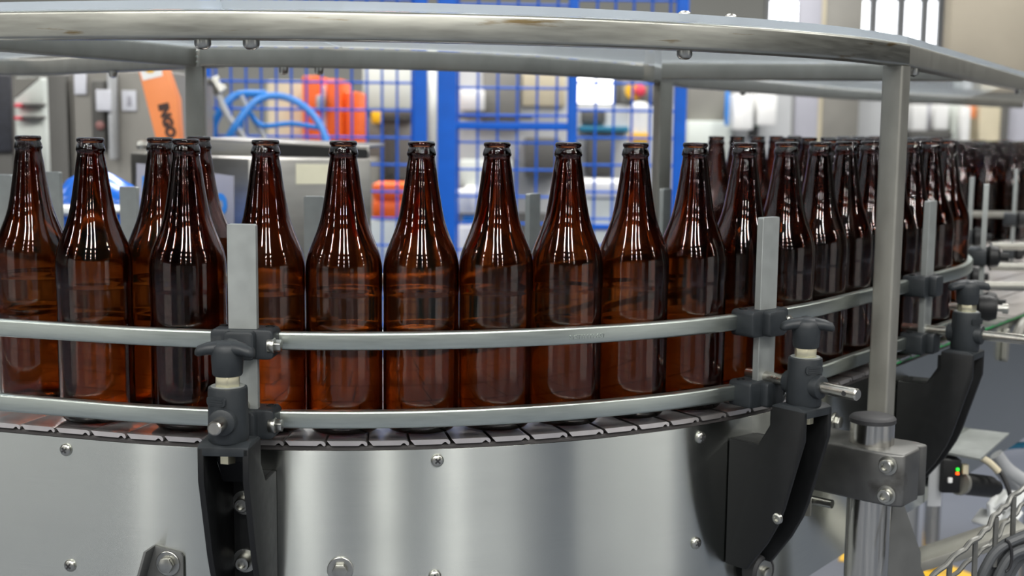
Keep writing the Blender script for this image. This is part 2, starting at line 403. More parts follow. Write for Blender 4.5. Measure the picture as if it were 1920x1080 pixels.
# arched handle bracket on the far panel
s0 = find(1905, 640, oP); p, t, d = path(s0, oP); 
P, t3, d3 = outward(1930, 625)
arc = [P + d3 * .012 + t3 * (-.05 + .05 * math.cos(a)) * 1.2 + Zv * (.03 * math.sin(a)) for a in [PI - PI * i / 12 for i in range(13)]]
MB().tube(arc, .009, 10).build('arched_bracket', M['cab'], conv)
Pq, tq, dq = outward(1880, 650)
MB().prism(rrect(-.008, .008, -.024, .03, .0075, 4), Pq + dq * .0005, tq, Zv, dq * .008).build('hinge_lug', M['tube2'], conv, bevel=.001)

# ================================================================== chain
chain = thing('conveyor_chain', 'steel plate chain running under the brown bottles', 'chain', (CX, 1.6, 0))
psec = [(0, 0), (.0352, 0), (.0375, -.0008), (.0388, -.0026), (.0388, -.0044), (.0376, -.0052), (.0362, -.0044), (.0350, -.0030), (.0335, -.0026), (.0318, -.0036), (.0306, -.0048), (.0042, -.0048)]
pitch = .0402; PW = .086
npl = 0; s = -.62
plates = []
while s < 1.42:
    m = MB(); sa = s; k = []
    for o in (0.0, -PW):
        ring = []
        for a, z in psec:
            sc_ = (RC + o) / RC if sa < S1 else 1.0
            # slightly skewed plate so the slot shows as a wedge
            p, t, d = path(sa + a, o); ring.append(V3(p, ZT + z))
        k.append(ring)
    n = len(psec)
    m.add(k[0] + k[1], [tuple(range(n)), tuple(range(n, 2 * n))[::-1]] + [(i, n + i, n + (i + 1) % n, (i + 1) % n) for i in range(n)])
    m.build('chain_plate', M['plate'], chain); npl += 1
    s += pitch
inner = MB()
def plate_row(s0, s1, o0, o1, pt):
    ss_ = s0
    rr = RC + (o0 + o1) / 2
    while ss_ < s1:
        st = pt * (RC / rr if S0 < ss_ < S1 else 1)
        v = []
        for z in (ZT, ZT - .004):
            for q, o in ((ss_, o0), (ss_ + st * .955, o0), (ss_ + st * .955, o1), (ss_, o1)):
                p, _, _ = path(q, o); v.append(V3(p, z))
        inner.add(v, [(0, 1, 2, 3), (7, 6, 5, 4), (0, 4, 5, 1), (1, 5, 6, 2), (2, 6, 7, 3), (3, 7, 4, 0)])
        ss_ += st
for k in range(1, 5): plate_row(-1.0, 2.9, -k * (PW + .004), -k * (PW + .004) - PW, .0402)
plate_row(1.42, 2.9, 0, -PW, .0402); plate_row(-1.0, -.64, 0, -PW, .0402)
tag(inner.build('inner_chain_plates', M['plate'], chain), 'parallel lanes of steel chain plates', kind='stuff')

# ================================================================== guide rails
def railpath(o, s0, s1, bend=False):
    fr = frames(s0, s1)
    fr = [(P, e1, e2) for P, e1, e2 in fr]
    if bend:                       # the rail swings away to the left at its far end
        P, e1, _ = fr[-1]; t = Vector((-e1.y, e1.x, 0)); R = .5
        Cc = P + e1 * 0 - e1 * R
        for i in range(1, 12):
            a = .055 * i; e = e1 * math.cos(a) + t * math.sin(a); fr.append((Cc + e * R, e, Zv))
    return fr
O_R = .004                       # inner face of the front rail is at O_R-.01
RH = .0086
zU, zL = 1.1485, 1.0725
rails = []
for z, lab in ((zU, 'long upper satin guide rail curving in front of the brown bottles'), (zL, 'long lower satin guide rail just above the chain plates')):
    fr = railpath(0, -.95, 1.085, True)
    o = MB().sweep([(P + Zv * z, a, b) for P, a, b in fr], rrect(-.002, .009, -RH, RH, .0026, 4)).build('guide_rail', M['rail'])
    tag(o, lab, 'guide rail', 'guide rails'); rails.append(o)
for z, lab in ((zU, 'rear upper guide rail behind the row of bottles'), (zL, 'rear lower guide rail behind the row of bottles')):
    fr = [(P + Zv * z, a, b) for P, a, b in frames(-1.0, 2.6)]
    o = MB().sweep(fr, rrect(-.486, -.477, -RH, RH, .0026, 2)).build('guide_rail', M['rail']); tag(o, lab, 'guide rail', 'guide rails')
# raised lettering on the upper rail
def text_mesh(body, size, ext, bold=0):
    cu = bpy.data.curves.new('lettering', 'FONT'); cu.body = body; cu.size = size; cu.extrude = ext; cu.align_x = 'CENTER'; cu.align_y = 'CENTER'
    cu.resolution_u = 3; cu.offset = bold
    ob = bpy.data.objects.new('lettering', cu); COL.objects.link(ob); dg = bpy.context.evaluated_depsgraph_get()
    me = bpy.data.meshes.new_from_object(ob.evaluated_get(dg)); bpy.data.objects.remove(ob); bpy.data.curves.remove(cu); return me
def text_on(body, size, P, ex, ey, name, m, parent, ext=.0003, sx=1.0, bold=0):
    me = text_mesh(body, size, ext, bold); ex = Vector(ex).normalized(); ey = Vector(ey).normalized(); ez = ex.cross(ey)
    T = Matrix(((ex.x * sx, ey.x, ez.x, P[0]), (ex.y * sx, ey.y, ez.y, P[1]), (ex.z * sx, ey.z, ez.z, P[2]), (0, 0, 0, 1)))
    me.transform(T)
    off = parent.location if parent.parent is None else parent.parent.location + parent.location
    me.transform(Matrix.Translation(-off)); return link(name, me, m, parent)
s, P = onpath(1101, 633, .009); _, t, d = path(s, .009)
text_on('SYSTEM PLAST', .0062, P + V3(d, 0) * .0001 + Zv * .001, V3(t, 0), Zv, 'raised_lettering', M['rail'], rails[0], .0003)

# ================================================================== guide brackets
OPOST = .022
PROF = [(-.0245, 1.020), (-.0245, .88), (.004, .88), (.030, .915), (.044, .94), (.051, .958), (.0735, 1.035), (.0735, 1.066), (.0315, 1.066), (.0315, 1.0425), (.015, 1.0205)]
def guide_bracket(u, v, label, rod_out, rod_in, wing, low=None):
    s = find(u, v, OPOST); p, t, d = path(s, OPOST); P = V3(p, 0); t = V3(t, 0); d = V3(d, 0)
    g = thing('guide_bracket', label, 'bracket', (p.x, p.y, 0), 'guide rail brackets on the front edge')
    A = lambda q, w, z: P + d * q + t * w + Zv * z
    # flat bar post
    MB().prism(rrect(-.0135, .0135, 1.062, 1.2605, .0022, 3), A(-.004, 0, 0), t, Zv, d * .008).build('post', M['bar'], g, bevel=.0004, seg=1)
    for z in (zU, zL):
        c = MB().prism(rrect(-.030, .030, -.0142, .0142, .005, 3), A(-.0225, 0, z), t, Zv, d * .0305)
        c.prism(rrect(-.014, .014, -.0135, .0135, .004, 3), A(.006, 0, z), t, Zv, d * .012)
        k = c.build('rail_clamp', M['dark2'], g, bevel=.0022, seg=2)
        hx = MB()
        for sg in (-1, 1): hx.lathe([(.0044, 0), (.0044, .001), (.003, .001), (.003, -.001), (0, -.001)], A(-.012, .022 * sg, z + .0142), Zv, 14)
        hx.build('screw_hole_ring', M['dark'], k)
        b = MB().prism([(math.cos(.4 + i * PI / 3) * .0062, math.sin(.4 + i * PI / 3) * .0062) for i in range(6)], A(.004, .030, z - .001), d, Zv, t * .007)
        b.cyl(A(.004, .024, z - .001), A(.004, .0305, z - .001), .0075, 18)
        b.build('clamp_bolt', M['bolt'], k, bevel=.0006)
    # tee block with side boss
    q0 = .0545
    tb = MB().lathe([(0, 1.068), (.0172, 1.068), (.0182, 1.070), (.0177, 1.116), (.0172, 1.118), (.0158, 1.1186), (0, 1.1186)], A(q0, 0, 0), Zv, 40)
    tb.lathe([(0, -.0235), (.0088, -.0235), (.0118, -.022), (.0125, -.0195), (.0125, .0195), (.0118, .022), (.0088, .0235), (0, .0235)], A(q0, 0, 1.0895), d, 32)
    te = tb.build('tee_block', M['dark2'], g)
    MB().lathe([(.0152, 0), (.0152, .0006), (.0118, .0006), (0, .0006)], A(q0, 0, 1.1186), Zv, 32).build('face_ring', M['bar'], te)
    # raised maker badge, unreadable
    ang = -.35
    e = (d * math.cos(ang) + t * math.sin(ang)); x = Zv.cross(e)
    bd = MB().prism(rrect(-.010, .010, -.0042, .0042, .003, 3), A(q0, 0, 1.1075) + e * .0163, x, Zv, e * .0018)
    for k in (-1, 0, 1): bd.obox(A(q0, 0, 1.1075 + k * .0022) + e * .0182, x, e, Zv, .0072, .0004, .0005)
    bd.build('raised_badge', M['dark2'], te)
    # hex nut and wing knob
    MB().prism([(math.cos(.25 + i * PI / 3) * .0122, math.sin(.25 + i * PI / 3) * .0122) for i in range(6)], A(q0, 0, 1.1188), d, t, Zv * .0105).build('hex_nut', M['nut'], g, bevel=.001)
    kb = MB().lathe([(0, 1.1285), (.0124, 1.1285), (.0135, 1.130), (.0148, 1.150), (.0140, 1.1555), (.010, 1.159), (0, 1.1603)], A(q0, 0, 0), Zv, 32)
    for w in wing:                       # three lobed grip arms
        ax = t * math.cos(w) + d * math.sin(w)
        pts = [A(q0, 0, 1.1525), A(q0, 0, 1.1535) + ax * .009, A(q0, 0, 1.153) + ax * .018, A(q0, 0, 1.151) + ax * .026, A(q0, 0, 1.1495) + ax * .0285]
        rad = [.0085, .0082, .0068, .0056, .002]
        fr = []; sd = Zv.cross(ax)
        base = len(kb.v); nn = 12
        for pt, r in zip(pts, rad): kb.v += [tuple(pt + sd * math.cos(2*PI*j/nn) * r * 1.15 + Zv * math.sin(2*PI*j/nn) * r * .85) for j in range(nn)]
        for i in range(len(pts) - 1):
            for j in range(nn): kb.f.append((base+i*nn+j, base+i*nn+(j+1) % nn, base+(i+1)*nn+(j+1) % nn, base+(i+1)*nn+j))
        kb.f.append(tuple(range(base, base+nn))[::-1]); kb.f.append(tuple(range(base+(len(pts)-1)*nn, base+len(pts)*nn)))
    kb.build('knob', M['dark2'], g, ang=50)
    # cross rod
    zr = 1.0895
    ro = MB().lathe([(0, rod_in), (.0052, rod_in), (.0063, rod_in + .001), (.0063, rod_out - .0015), (.005, rod_out), (0, rod_out)], A(0, -.012 if rod_in < 0 else 0, zr) if False else A(0, 0, zr), d, 24).build('cross_rod', M['rod'], g)
    w = MB().lathe([(.0027, .0064), (0, .0064)], A(rod_out - .013, 0, zr), (t * -.55 + Zv * .8).normalized() if False else -t, 16)
    w.build('pin_hole', M['rubber'], ro)
    # channel bracket: two side cheeks, cap, back web
    for sg in (-1, 1):
        MB().prism(PROF, A(0, sg * .0235, 0), d, Zv, t * (-sg * .006)).build('side_cheek', M['dark'], g, bevel=.0014, seg=2)
    MB().prism([(.0315, 1.058), (.0735, 1.058), (.0735, 1.0665), (.066, 1.0695), (.039, 1.0695), (.0315, 1.0665)], A(0, -.0232, 0), d, Zv, t * .0464).build('cap', M['dark2'], g, bevel=.0012)
    MB().prism([(-.0245, .882), (-.0185, .882), (-.0185, 1.018), (.014, 1.0185), (.0315, 1.0425), (.0315, 1.06), (.026, 1.06), (.026, 1.043), (.012, 1.0205), (-.0245, 1.02)], A(0, -.018, 0), d, Zv, t * .036).build('back_web', M['dark'], g)
    MB().cyl(A(q0 + .004, 0, 1.058), A(q0 + .004, 0, 1.049), .0075, 6).build('stud_nut', M['nut'], g)
    for z in (.989, .931):
        b = MB().lathe([(0, 0), (.0118, 0), (.0118, .0018), (.0075, .0018), (.0075, .003), (.0072, .012), (.0062, .013), (.0042, .013), (.0036, .0085), (0, .0085)], A(-.0185, -.007, z), d, 28)
        b.build('socket_bolt', M['bolt'], g)
    return g, A
guide_bracket(455, 520, 'black guide bracket with wing knob bolted left of centre on the panel', .0985, -.012, (.35, PI - .25, -PI/2 - .05))
g2, A2 = guide_bracket(1437, 520, 'black guide bracket with steel rod beside the capped round pipe', .121, -.022, (.95, PI + .5, -.7))
guide_bracket(1740, 480, 'blurred black guide bracket behind the square frame leg on the right', .205, -.030, (.95, PI + .62, -.75))
MB().lathe([(.0058, 0), (.0058, .003), (.0042, .004), (.003, .004), (.0026, .0015), (0, .0015)], A2(.046, -.0235, .948), -V3(path(find(1437, 520, OPOST))[1], 0), 20).build('side_screw', M['bolt'], g2)
# rear and far guide posts (flat bars with clamps)
def guide_post(P, t, d, ztop, label, clamps=(zU, zL), side=1):
    g = thing('guide_post', label, 'post', (P.x, P.y, 0), 'flat bar guide posts')
    MB().prism(rrect(-.0135, .0135, 1.0, ztop, .0022, 2), P - d * .004 - Zv * P.z, t, Zv, d * .008).build('post', M['bar'], g, bevel=.0004, seg=1)
    for z in clamps:
        c = MB().prism(rrect(-.030, .030, -.0142, .0142, .005, 2), Vector((P.x, P.y, z)) - d * (.022 if side > 0 else .006), t, Zv, d * .028)
        k = c.build('rail_clamp', M['dark2'], g, bevel=.0022)
        q = Vector((P.x, P.y, z)) + d * .006 * side
        MB().lathe([(0, 0), (.015, 0), (.019, .006), (.016, .018), (.007, .022), (.007, .034), (0, .034)], q, d * side, 20).build('clamp_knob', M['dark'], k)
    MB().cyl((P.x, P.y, .9), (P.x, P.y, 1.0), .006, 10).build('stem', M['rod'], g)
    return g
for u, lab in ((10, 'leftmost flat guide post behind the first bottle'), (100, 'flat guide post behind the blue film, between the first two bottles'), (243, 'grey flat guide post left of the bottle pair, behind them'),
               (589, 'flat guide post standing in front of the steel control box'), (999, 'flat guide post seen between the fourth and fifth bottles right of the left bracket post'), (1247, 'narrow flat guide post beside the rear frame leg')):
    s, Pq = onpath(u, 380, -.505); _, t, d = path(s, -.505); t = V3(t, 0); d = V3(d, 0)
    if u == 589: t, d = Vector((1, 0, 0)), Vector((0, -1, 0))
    ztop = atY(u, {10: 327, 100: 322, 243: 350, 589: 368, 999: 363, 1247: 354}[u], Pq.y).z
    guide_post(Vector((Pq.x, Pq.y, 0)), t, d, ztop, lab, side=-1)
for u, v, Y, lab in ((1850, 345, 2.12, 'pale flat guide post at the far end of the front rail'), (1823, 332, 2.5, 'blurred flat guide post close behind the pale one'), (1906, 318, 3.0, 'blurred flat guide post at the right edge of the picture')):
    P = atY(u, v, Y); guide_post(Vector((P.x, P.y, 0)), Vector((.35, .93, 0)), Vector((.93, -.35, 0)), P.z, lab, side=1)

# ================================================================== cover frame
zB = ZC + .0705; zTp = zB + .026         # underside and top of the frame tubes
zC0 = zTp + .001
frame = thing('cover_stand', 'welded square tube frame carrying the clear cover over the bottles', 'frame', (.42, 1.49, 0))
def tubing(pts, name, w=.025, h=.026, z=zB, m=None, inset=True):
    """square tube along plan points (outer lower edge), tube lies to the left of travel"""
    pts = [Vector((p[0], p[1])) for p in pts]; fr = []
    for i, p in enumerate(pts):
        ta = (p - pts[i-1]).normalized() if i else None; tb = (pts[i+1] - p).normalized() if i < len(pts) - 1 else None
        ta = ta or tb; tb = tb or ta; t = (ta + tb).normalized(); k = 1 / max(.3, t.dot(ta))
        fr.append((V3(p, z), Vector((t.y, -t.x, 0)) * k, Zv))
    return MB().sweep(fr, rrect(-w, 0, 0, h, .0035, 3)).build(name, m or M['tube'], frame)
RB = .05
SF = S1 + .095
farc = [path(-.98 + (SF + .98) * i / 40, RB)[0] for i in range(41)]
fc = farc[-1]
e2_ = atz(1920, 169, zB); e2p = Vector((e2_.x, e2_.y)); dirF = (e2p - fc).normalized()
tubing(farc, 'front_beam')
tubing([fc + dirF * .0004, fc + dirF * 1.35], 'side_beam', m=M['tube2'])
rear = [(-.426, 1.792), (-.36, 1.79), (-.292, 1.792), (-.2, 1.808), (-.122, 1.838), (-.04, 1.89), (.03, 1.955), (.12, 2.06), (.215, 2.195)]
tubing(rear, 'rear_beam', m=M['tube2'])
tubing([(.235, 2.215), (.353, 2.604), (.924, 3.596), (1.864, 4.824)], 'far_beam', m=M['tube2'])
tubing([(-.570, 1.42 - .04), (-.432, 1.80)], 'cross_beam', m=M['tube2'])
tubing([(-.88, 2.25), (-.79, 2.22), (-.42, 1.83)], 'left_beam', m=M['tube2'])
tubing([(.235, 2.115), (fc + dirF * .56 + Vector((-.03, .0)))], 'cross_beam', m=M['tube2'])
def leg(P, t, z0, z1, name='leg', w=.0255):
    t = Vector((t[0], t[1], 0)).normalized(); d = Vector((t.y, -t.x, 0))
    MB().prism(rrect(-w / 2, w / 2, -w / 2, w / 2, .003, 3), Vector((P[0], P[1], z0)), t, d, Zv * (z1 - z0)).build(name, M['tube2'], frame)
tl = (farc[-1] - farc[-3]).normalized()
Lp = onplane(1685, 125, fc, (dirF.y, -dirF.x))
lc = fc - Vector((tl.y, -tl.x)) * .0128 - tl * .006
leg(lc, (tl.x * .92 + .1, tl.y), .86, zB - .0002)
leg((-.437, 1.815), (1, .05), .86, zB - .0002)
leg((.258, 2.288), (.93, .37), .86, zB - .0002)
for u, v in ((380, 76), (470, 77), (1283, 97)):          # dome nuts under the front beam
    s = find(u, v, RB - .0125); p, _, _ = path(s, RB - .0125)
    MB().lathe([(.0076, 0), (.0076, -.0042), (.0064, -.0066), (.0042, -.0082), (0, -.0088)], V3(p, zB), Zv, 16).build('cap_nut', M['bolt'], frame)
for u, v, Y in ((532, 128, 1.80), (598, 129, 1.805), (1393, 168, 2.79), (1910, 168, 2.46), (212, 137, 2.03), (1713, 136, 1.62)):
    P = atY(u, v, Y); MB().lathe([(.0062, 0), (.0062, -.0055), (.005, -.0085), (0, -.0104)], (P.x, P.y, zB), Zv, 16).build('cap_nut', M['bolt'], frame)
# weld beads
for k in range(3):
    P = atY(369, 96 + k * 10, 1.786); MB().lathe([(0, -.0014), (.0016, -.0007), (.0016, .0007), (0, .0014)], P, Zv, 8).build('weld_bead', M['rail'], frame)
# clear cover sheets resting on the frame
so = RB - .004
def fpt(s): return path(s, so)[0]
ssplit = find(414, 10, so)
rearpoly = [Vector(p) for p in rear]
def cover(pts, label):
    m = MB(); m.prism([(p[0], p[1]) for p in pts], (0, 0, zC0), (1, 0, 0), (0, 1, 0), (0, 0, .0075)); o = m.build('cover_sheet', M['sheet'], flat=True)
    tag(o, label, 'cover sheet', 'clear cover sheets'); return o
fr1 = [fpt(-.98 + (ssplit - .0008 + .98) * i / 16) for i in range(17)]
fr2 = [fpt(ssplit + .0008 + (SF - ssplit) * i / 24) for i in range(25)]
ro_ = Vector((dirF.y, -dirF.x)) * -.004
cover([*fr1, Vector((-.235, 1.79)), Vector((-.426, 1.80)), Vector((-.88, 2.27))], 'clear plastic cover sheet left of the seam on top of the frame')
cover([*fr2, fc + ro_ + dirF * 1.2, Vector((1.5, 4.34)), Vector((.924, 3.60)), Vector((.353, 2.61)), Vector((.22, 2.2)), Vector((.03, 1.96)), Vector((-.122, 1.842)), Vector((-.232, 1.80))], 'clear plastic cover sheet right of the seam on top of the frame')
for u, v in ((1283, 24), (1370, 28)):
    s = find(u, v, so - .014); p, _, _ = path(s, so - .014)
    MB().lathe([(.0068, 0), (.0062, .002), (.004, .0038), (0, .0045)], V3(p, zC0 + .0075), Zv, 16).build('button_bolt', M['bolt'], frame)

# ================================================================== round pipe with clamp block
O_P = .078
sp_ = find(1636, 790, O_P); pp, tp, dp = path(sp_, O_P); tp = V3(tp, 0); dp = V3(dp, 0); PP = V3(pp, 0)
zcap = onplane(1636, 797, pp - Vector((dp.x, dp.y)) * -.02, (dp.x, dp.y)).z
pr = .0245
zc = 1.028
pipe = thing('support_pipe', 'polished round steel pipe with black cap standing in front of the conveyor', 'pipe', (pp.x, pp.y, 0))
MB().lathe([(0, 0), (pr, 0), (pr, zc), (0, zc)], PP, Zv, 48).build('tube', M['pipe'], pipe)
MB().lathe([(0, zc), (pr + .0012, zc), (pr + .0012, zc + .0045), (pr - .001, zc + .0068), (pr * .8, zc + .0078), (0, zc + .0095)], PP, Zv, 48).build('end_cap', M['rubber'], pipe)
MB().lathe([(0, .0), (.06, 0), (.06, .008), (.03, .02), (0, .02)], PP, Zv, 32).build('foot', M['cast'], pipe)
clamp = thing('pipe_clamp', 'grey cast clamp block gripping the round pipe', 'clamp', (pp.x, pp.y, 0))
# block: along outward direction dp; profile in plan, oriented to the photo
v0 = .945; v1 = 1.004
blk = MB(); ex = dp; ey = -tp
# plan polygon (outward, toward-viewer-left)
bp_ = [(-.078, .030), (.012, .036), (.040, .036), (.052, .030), (.052, -.010), (.046, -.022), (.052, -.034), (.036, -.040), (-.078, -.036)]
for z0_, z1_ in ((v0, v1),):
    blk.prism(bp_, PP + Zv * z0_, ex, ey, Zv * (z1_ - z0_))
cb = blk.build('clamp_body', M['cast'], clamp, bevel=.003, seg=3)
for z in (v0 + .013, v1 - .013):
    b = MB().lathe([(0, 0), (.0105, 0), (.0105, .0015), (.0075, .0018), (.0075, .0085), (.0066, .0095), (.0042, .0095), (.0038, .005), (0, .005)], PP + ex * .036 + ey * .036 + Zv * z, ey, 28)
    b.build('socket_bolt', M['bolt'], clamp)
    b = MB().prism([(math.cos(i * PI / 3) * .008, math.sin(i * PI / 3) * .008) for i in range(6)], PP + ex * .036 - ey * .040 + Zv * z, ex, Zv, -ey * .006); b.build('hex_nut', M['bolt'], clamp, bevel=.0008)
bk = MB().prism([(-.078, -.0), (-.052, -.0), (-.052, -.030), (-.070, -.034), (-.078, -.030)], PP + Zv * (v0 + .002) + ey * .040, ex, Zv, -ey * .003)
bk.build('mounting_tab', M['tube2'], clamp)
MB().cyl(PP + ex * -.06 + ey * .03 + Zv * (v0 - .012), PP + ex * -.03 + ey * .03 + Zv * (v0 - .012), .005, 14).build('stud', M['bolt'], clamp)
# dark gusset plate
gp = lambda u, v: onplane(u, v, pp + Vector((tp.x, tp.y)) * .05, (.55, -.83))
gq = [gp(1676, 930), gp(1690, 930), gp(1727, 1036), gp(1727, 1062), gp(1740, 1090), gp(1800, 1260), gp(1640, 1260)]
gu = MB(); n_ = Vector((.55, -.83, 0)).normalized()
k = len(gq); gu.add(gq + [q - n_ * .006 for q in gq], [tuple(range(k)), tuple(range(k, 2*k))[::-1]] + [(i, k+i, k+(i+1) % k, (i+1) % k) for i in range(k)])
tag(gu.build('leg_gusset', M['gus'], bevel=.0008), 'dark grey steel gusset plate right of the round pipe', 'gusset plate')

# ================================================================== things under the far panel
def onn(u, v, o):
    return onpath(u, v, o)[1]
shelf = thing('sensor_shelf', 'thin bare steel shelf plate sticking out under the far panel', 'shelf', tuple(onn(1800, 850, .03) * 1))
shz = onn(1820, 806, .0).z
a, b_, c_, d_ = atz(1815, 803, shz), atz(1892, 812, shz), atz(1838, 860, shz), atz(1762, 846, shz)
MB().prism([(q.x, q.y) for q in (a, b_, c_, d_)], (0, 0, shz), (1, 0, 0), (0, 1, 0), (0, 0, -.003)).build('plate', M['bar'], shelf)
Yp = c_.y
def fb_(u0, v0, u1, v1, Y, dep, name, m, parent, bevel=.002):
    a = atY(u0, v0, Y); b = atY(u1, v1, Y)
    return MB().box((min(a.x, b.x), Y, min(a.z, b.z)), (max(a.x, b.x), Y + dep, max(a.z, b.z))).build(name, m, parent, bevel=bevel)
sens = thing('photo_sensor', 'black sensor with green and orange indicator lights under the steel shelf', 'sensor', tuple(atY(1790, 930, Yp + .03)))
fb_(1768, 862, 1800, 925, Yp + .02, .05, 'housing', M['dark'], sens)
fb_(1744, 852, 1764, 950, Yp + .03, .003, 'glass_guard', M['greyp'], sens, .0005)
fb_(1794, 878, 1799, 884, Yp + .016, .004, 'green_light', M['led_g'], sens, .001)
fb_(1793, 886, 1799, 891, Yp + .016, .004, 'orange_light', M['led_o'], sens, .001)
fb_(1778, 896, 1786, 906, Yp + .016, .004, 'white_dot', M['white'], sens, .001)
fb_(1806, 872, 1816, 890, Yp + .018, .01, 'terminal', M['cream'], sens, .001)
mot = thing('cylinder_actuator', 'black cylindrical actuator lying under the steel shelf', 'actuator', tuple(atY(1830, 910, Yp + .04)))
p0, p1 = atY(1800, 906, Yp + .03), atY(1868, 914, Yp + .09)
MB().lathe([(0, 0), (.013, 0), (.016, .004), (.016, (p1-p0).length * .8), (.011, (p1-p0).length * .82), (.011, (p1-p0).length), (0, (p1-p0).length)], p0, p1 - p0, 24).build('body', M['dark'], mot)
MB().lathe([(0, -.004), (.0172, -.004), (.0172, .003), (0, .003)], p0, p1 - p0, 24).build('end_ring', M['tube2'], mot)
cg = thing('cable_connector', 'cream cable connector on a black cable beside the steel shelf', 'connector', tuple(atY(1855, 870, Yp + .05)))
MB().tube([atY(1840, 858, Yp + .05), atY(1856, 868, Yp + .05), atY(1872, 884, Yp + .05)], .0052, 12, 4).build('sleeve', M['cream'], cg)
MB().tube([atY(1828, 848, Yp + .08), atY(1850, 862, Yp + .07), atY(1876, 885, Yp + .06), atY(1893, 925, Yp + .05), atY(1900, 960, Yp + .05), atY(1897, 1010, Yp + .05)], .0034, 10, 5).build('cable', M['blackcable'], cg)
for k, (pts, r, lab) in enumerate((([(1868, 852), (1890, 880), (1925, 905)], .008, 'upper grey conduit running down right of the connector'), ([(1872, 880), (1895, 905), (1930, 930)], .007, 'lower grey conduit running down right of the connector'))):
    o = MB().tube([atY(u, v, Yp + .16 + .03 * k) for u, v in pts], r * 1.3, 12, 5).build('conduit', M['conduit']); tag(o, lab, 'conduit', 'grey conduits')
o = MB().tube([atY(1868, 842, 2.6), atY(1895, 836, 2.6), atY(1935, 834, 2.6)], .007, 10, 4).build('air_hose', M['teal']); tag(o, 'teal air hose below the far panel at the right edge', 'hose')
fm = MB(); random.seed(3)
for k in range(9):
    c = atY(1850 + random.random() * 50, 930 + random.random() * 50, Yp + .12 + random.random() * .04)
    e = Vector((random.uniform(-1, 1), random.uniform(-1, 1), random.uniform(-1, 1))).normalized(); e2 = e.orthogonal().normalized()
    fm.obox(c, e, e2, e.cross(e2), .02, .014, .003)
tag(fm.build('crumpled_film', M['film'], bevel=.001), 'crumpled white plastic film behind the wire basket', 'plastic film')
# wire basket cable tray with cable bundle
tray = thing('wire_basket_tray', 'galvanised wire basket tray with wavy top wire at the lower right', 'cable tray', tuple(atY(1840, 1040, 1.32)))
TY = 1.34
wav = []
for k in range(25):
    f_ = k / 24; pts_ = [(1725, 1105), (1762, 1068), (1800, 1035), (1828, 1012), (1852, 992), (1864, 966), (1885, 950), (1900, 928), (1935, 905)]
    q = f_ * (len(pts_) - 1); i = min(int(q), len(pts_) - 2); w = q - i
    u = pts_[i][0] * (1 - w) + pts_[i+1][0] * w; v = pts_[i][1] * (1 - w) + pts_[i+1][1] * w + 2.5 * math.sin(k * 2.1)
    wav.append(atY(u, v, TY + .10 * f_))
MB().tube(wav, .0031, 8, 2).build('top_wire', M['wire'], tray)
MB().tube([q + Vector((.035, .06, -.028)) for q in wav], .0026, 8, 2).build('lower_wire', M['wire'], tray)
for u, v0_, v1_, f_ in ((1781, 1052, 1125, .25), (1829, 1010, 1120, .45), (1868, 970, 1062, .62), (1901, 930, 1050, .85)):
    MB().cyl(atY(u, v0_, TY + .1 * f_), atY(u - 4, v1_, TY + .1 * f_), .0032, 8).build('upright_wire', M['wire'], tray)
fl = [atY(1726, 1064, 1.66), atY(1926, 1002, 1.66)]
fo = MB().add([fl[0] + Zv * .007, fl[1] + Zv * .010, fl[1] - Zv * .010, fl[0] - Zv * .007] + [q + Vector((0, .05, 0)) for q in (fl[0] + Zv * .007, fl[1] + Zv * .010, fl[1] - Zv * .010, fl[0] - Zv * .007)], [(0,1,2,3),(7,6,5,4),(0,4,5,1),(1,5,6,2),(2,6,7,3),(3,7,4,0)])
tag(fo.build('flat_bar', M['tube2'], bevel=.001), 'light steel flat bar passing behind the wire basket', 'bar')
for k in range(6):
    pts_ = [(1828 + k * 11, 1110), (1850 + k * 9, 1060 + k * 3), (1876 + k * 8, 1026 + k * 4), (1930 + k * 4, 1000 + k * 8)]
    o = MB().tube([atY(u, v, TY + .06 + .012 * (k % 3)) for u, v in pts_], .0056, 10, 5).build('cable', M['cable'])
    tag(o, 'dark grey cable in the tied bundle at the lower right corner', 'cable', 'tied cable bundle')
tie = [atY(1868 + 3 + 24 * math.sin(a) * .5 + 14, 1042 + 32 * -math.cos(a) * .9, TY + .055 + .0 * a) for a in [i * PI / 10 for i in range(11)]]
tag(MB().tube(tie, .0018, 8, 2).build('cable_tie', M['blackcable']), 'black cable tie around the grey cable bundle', 'cable tie')

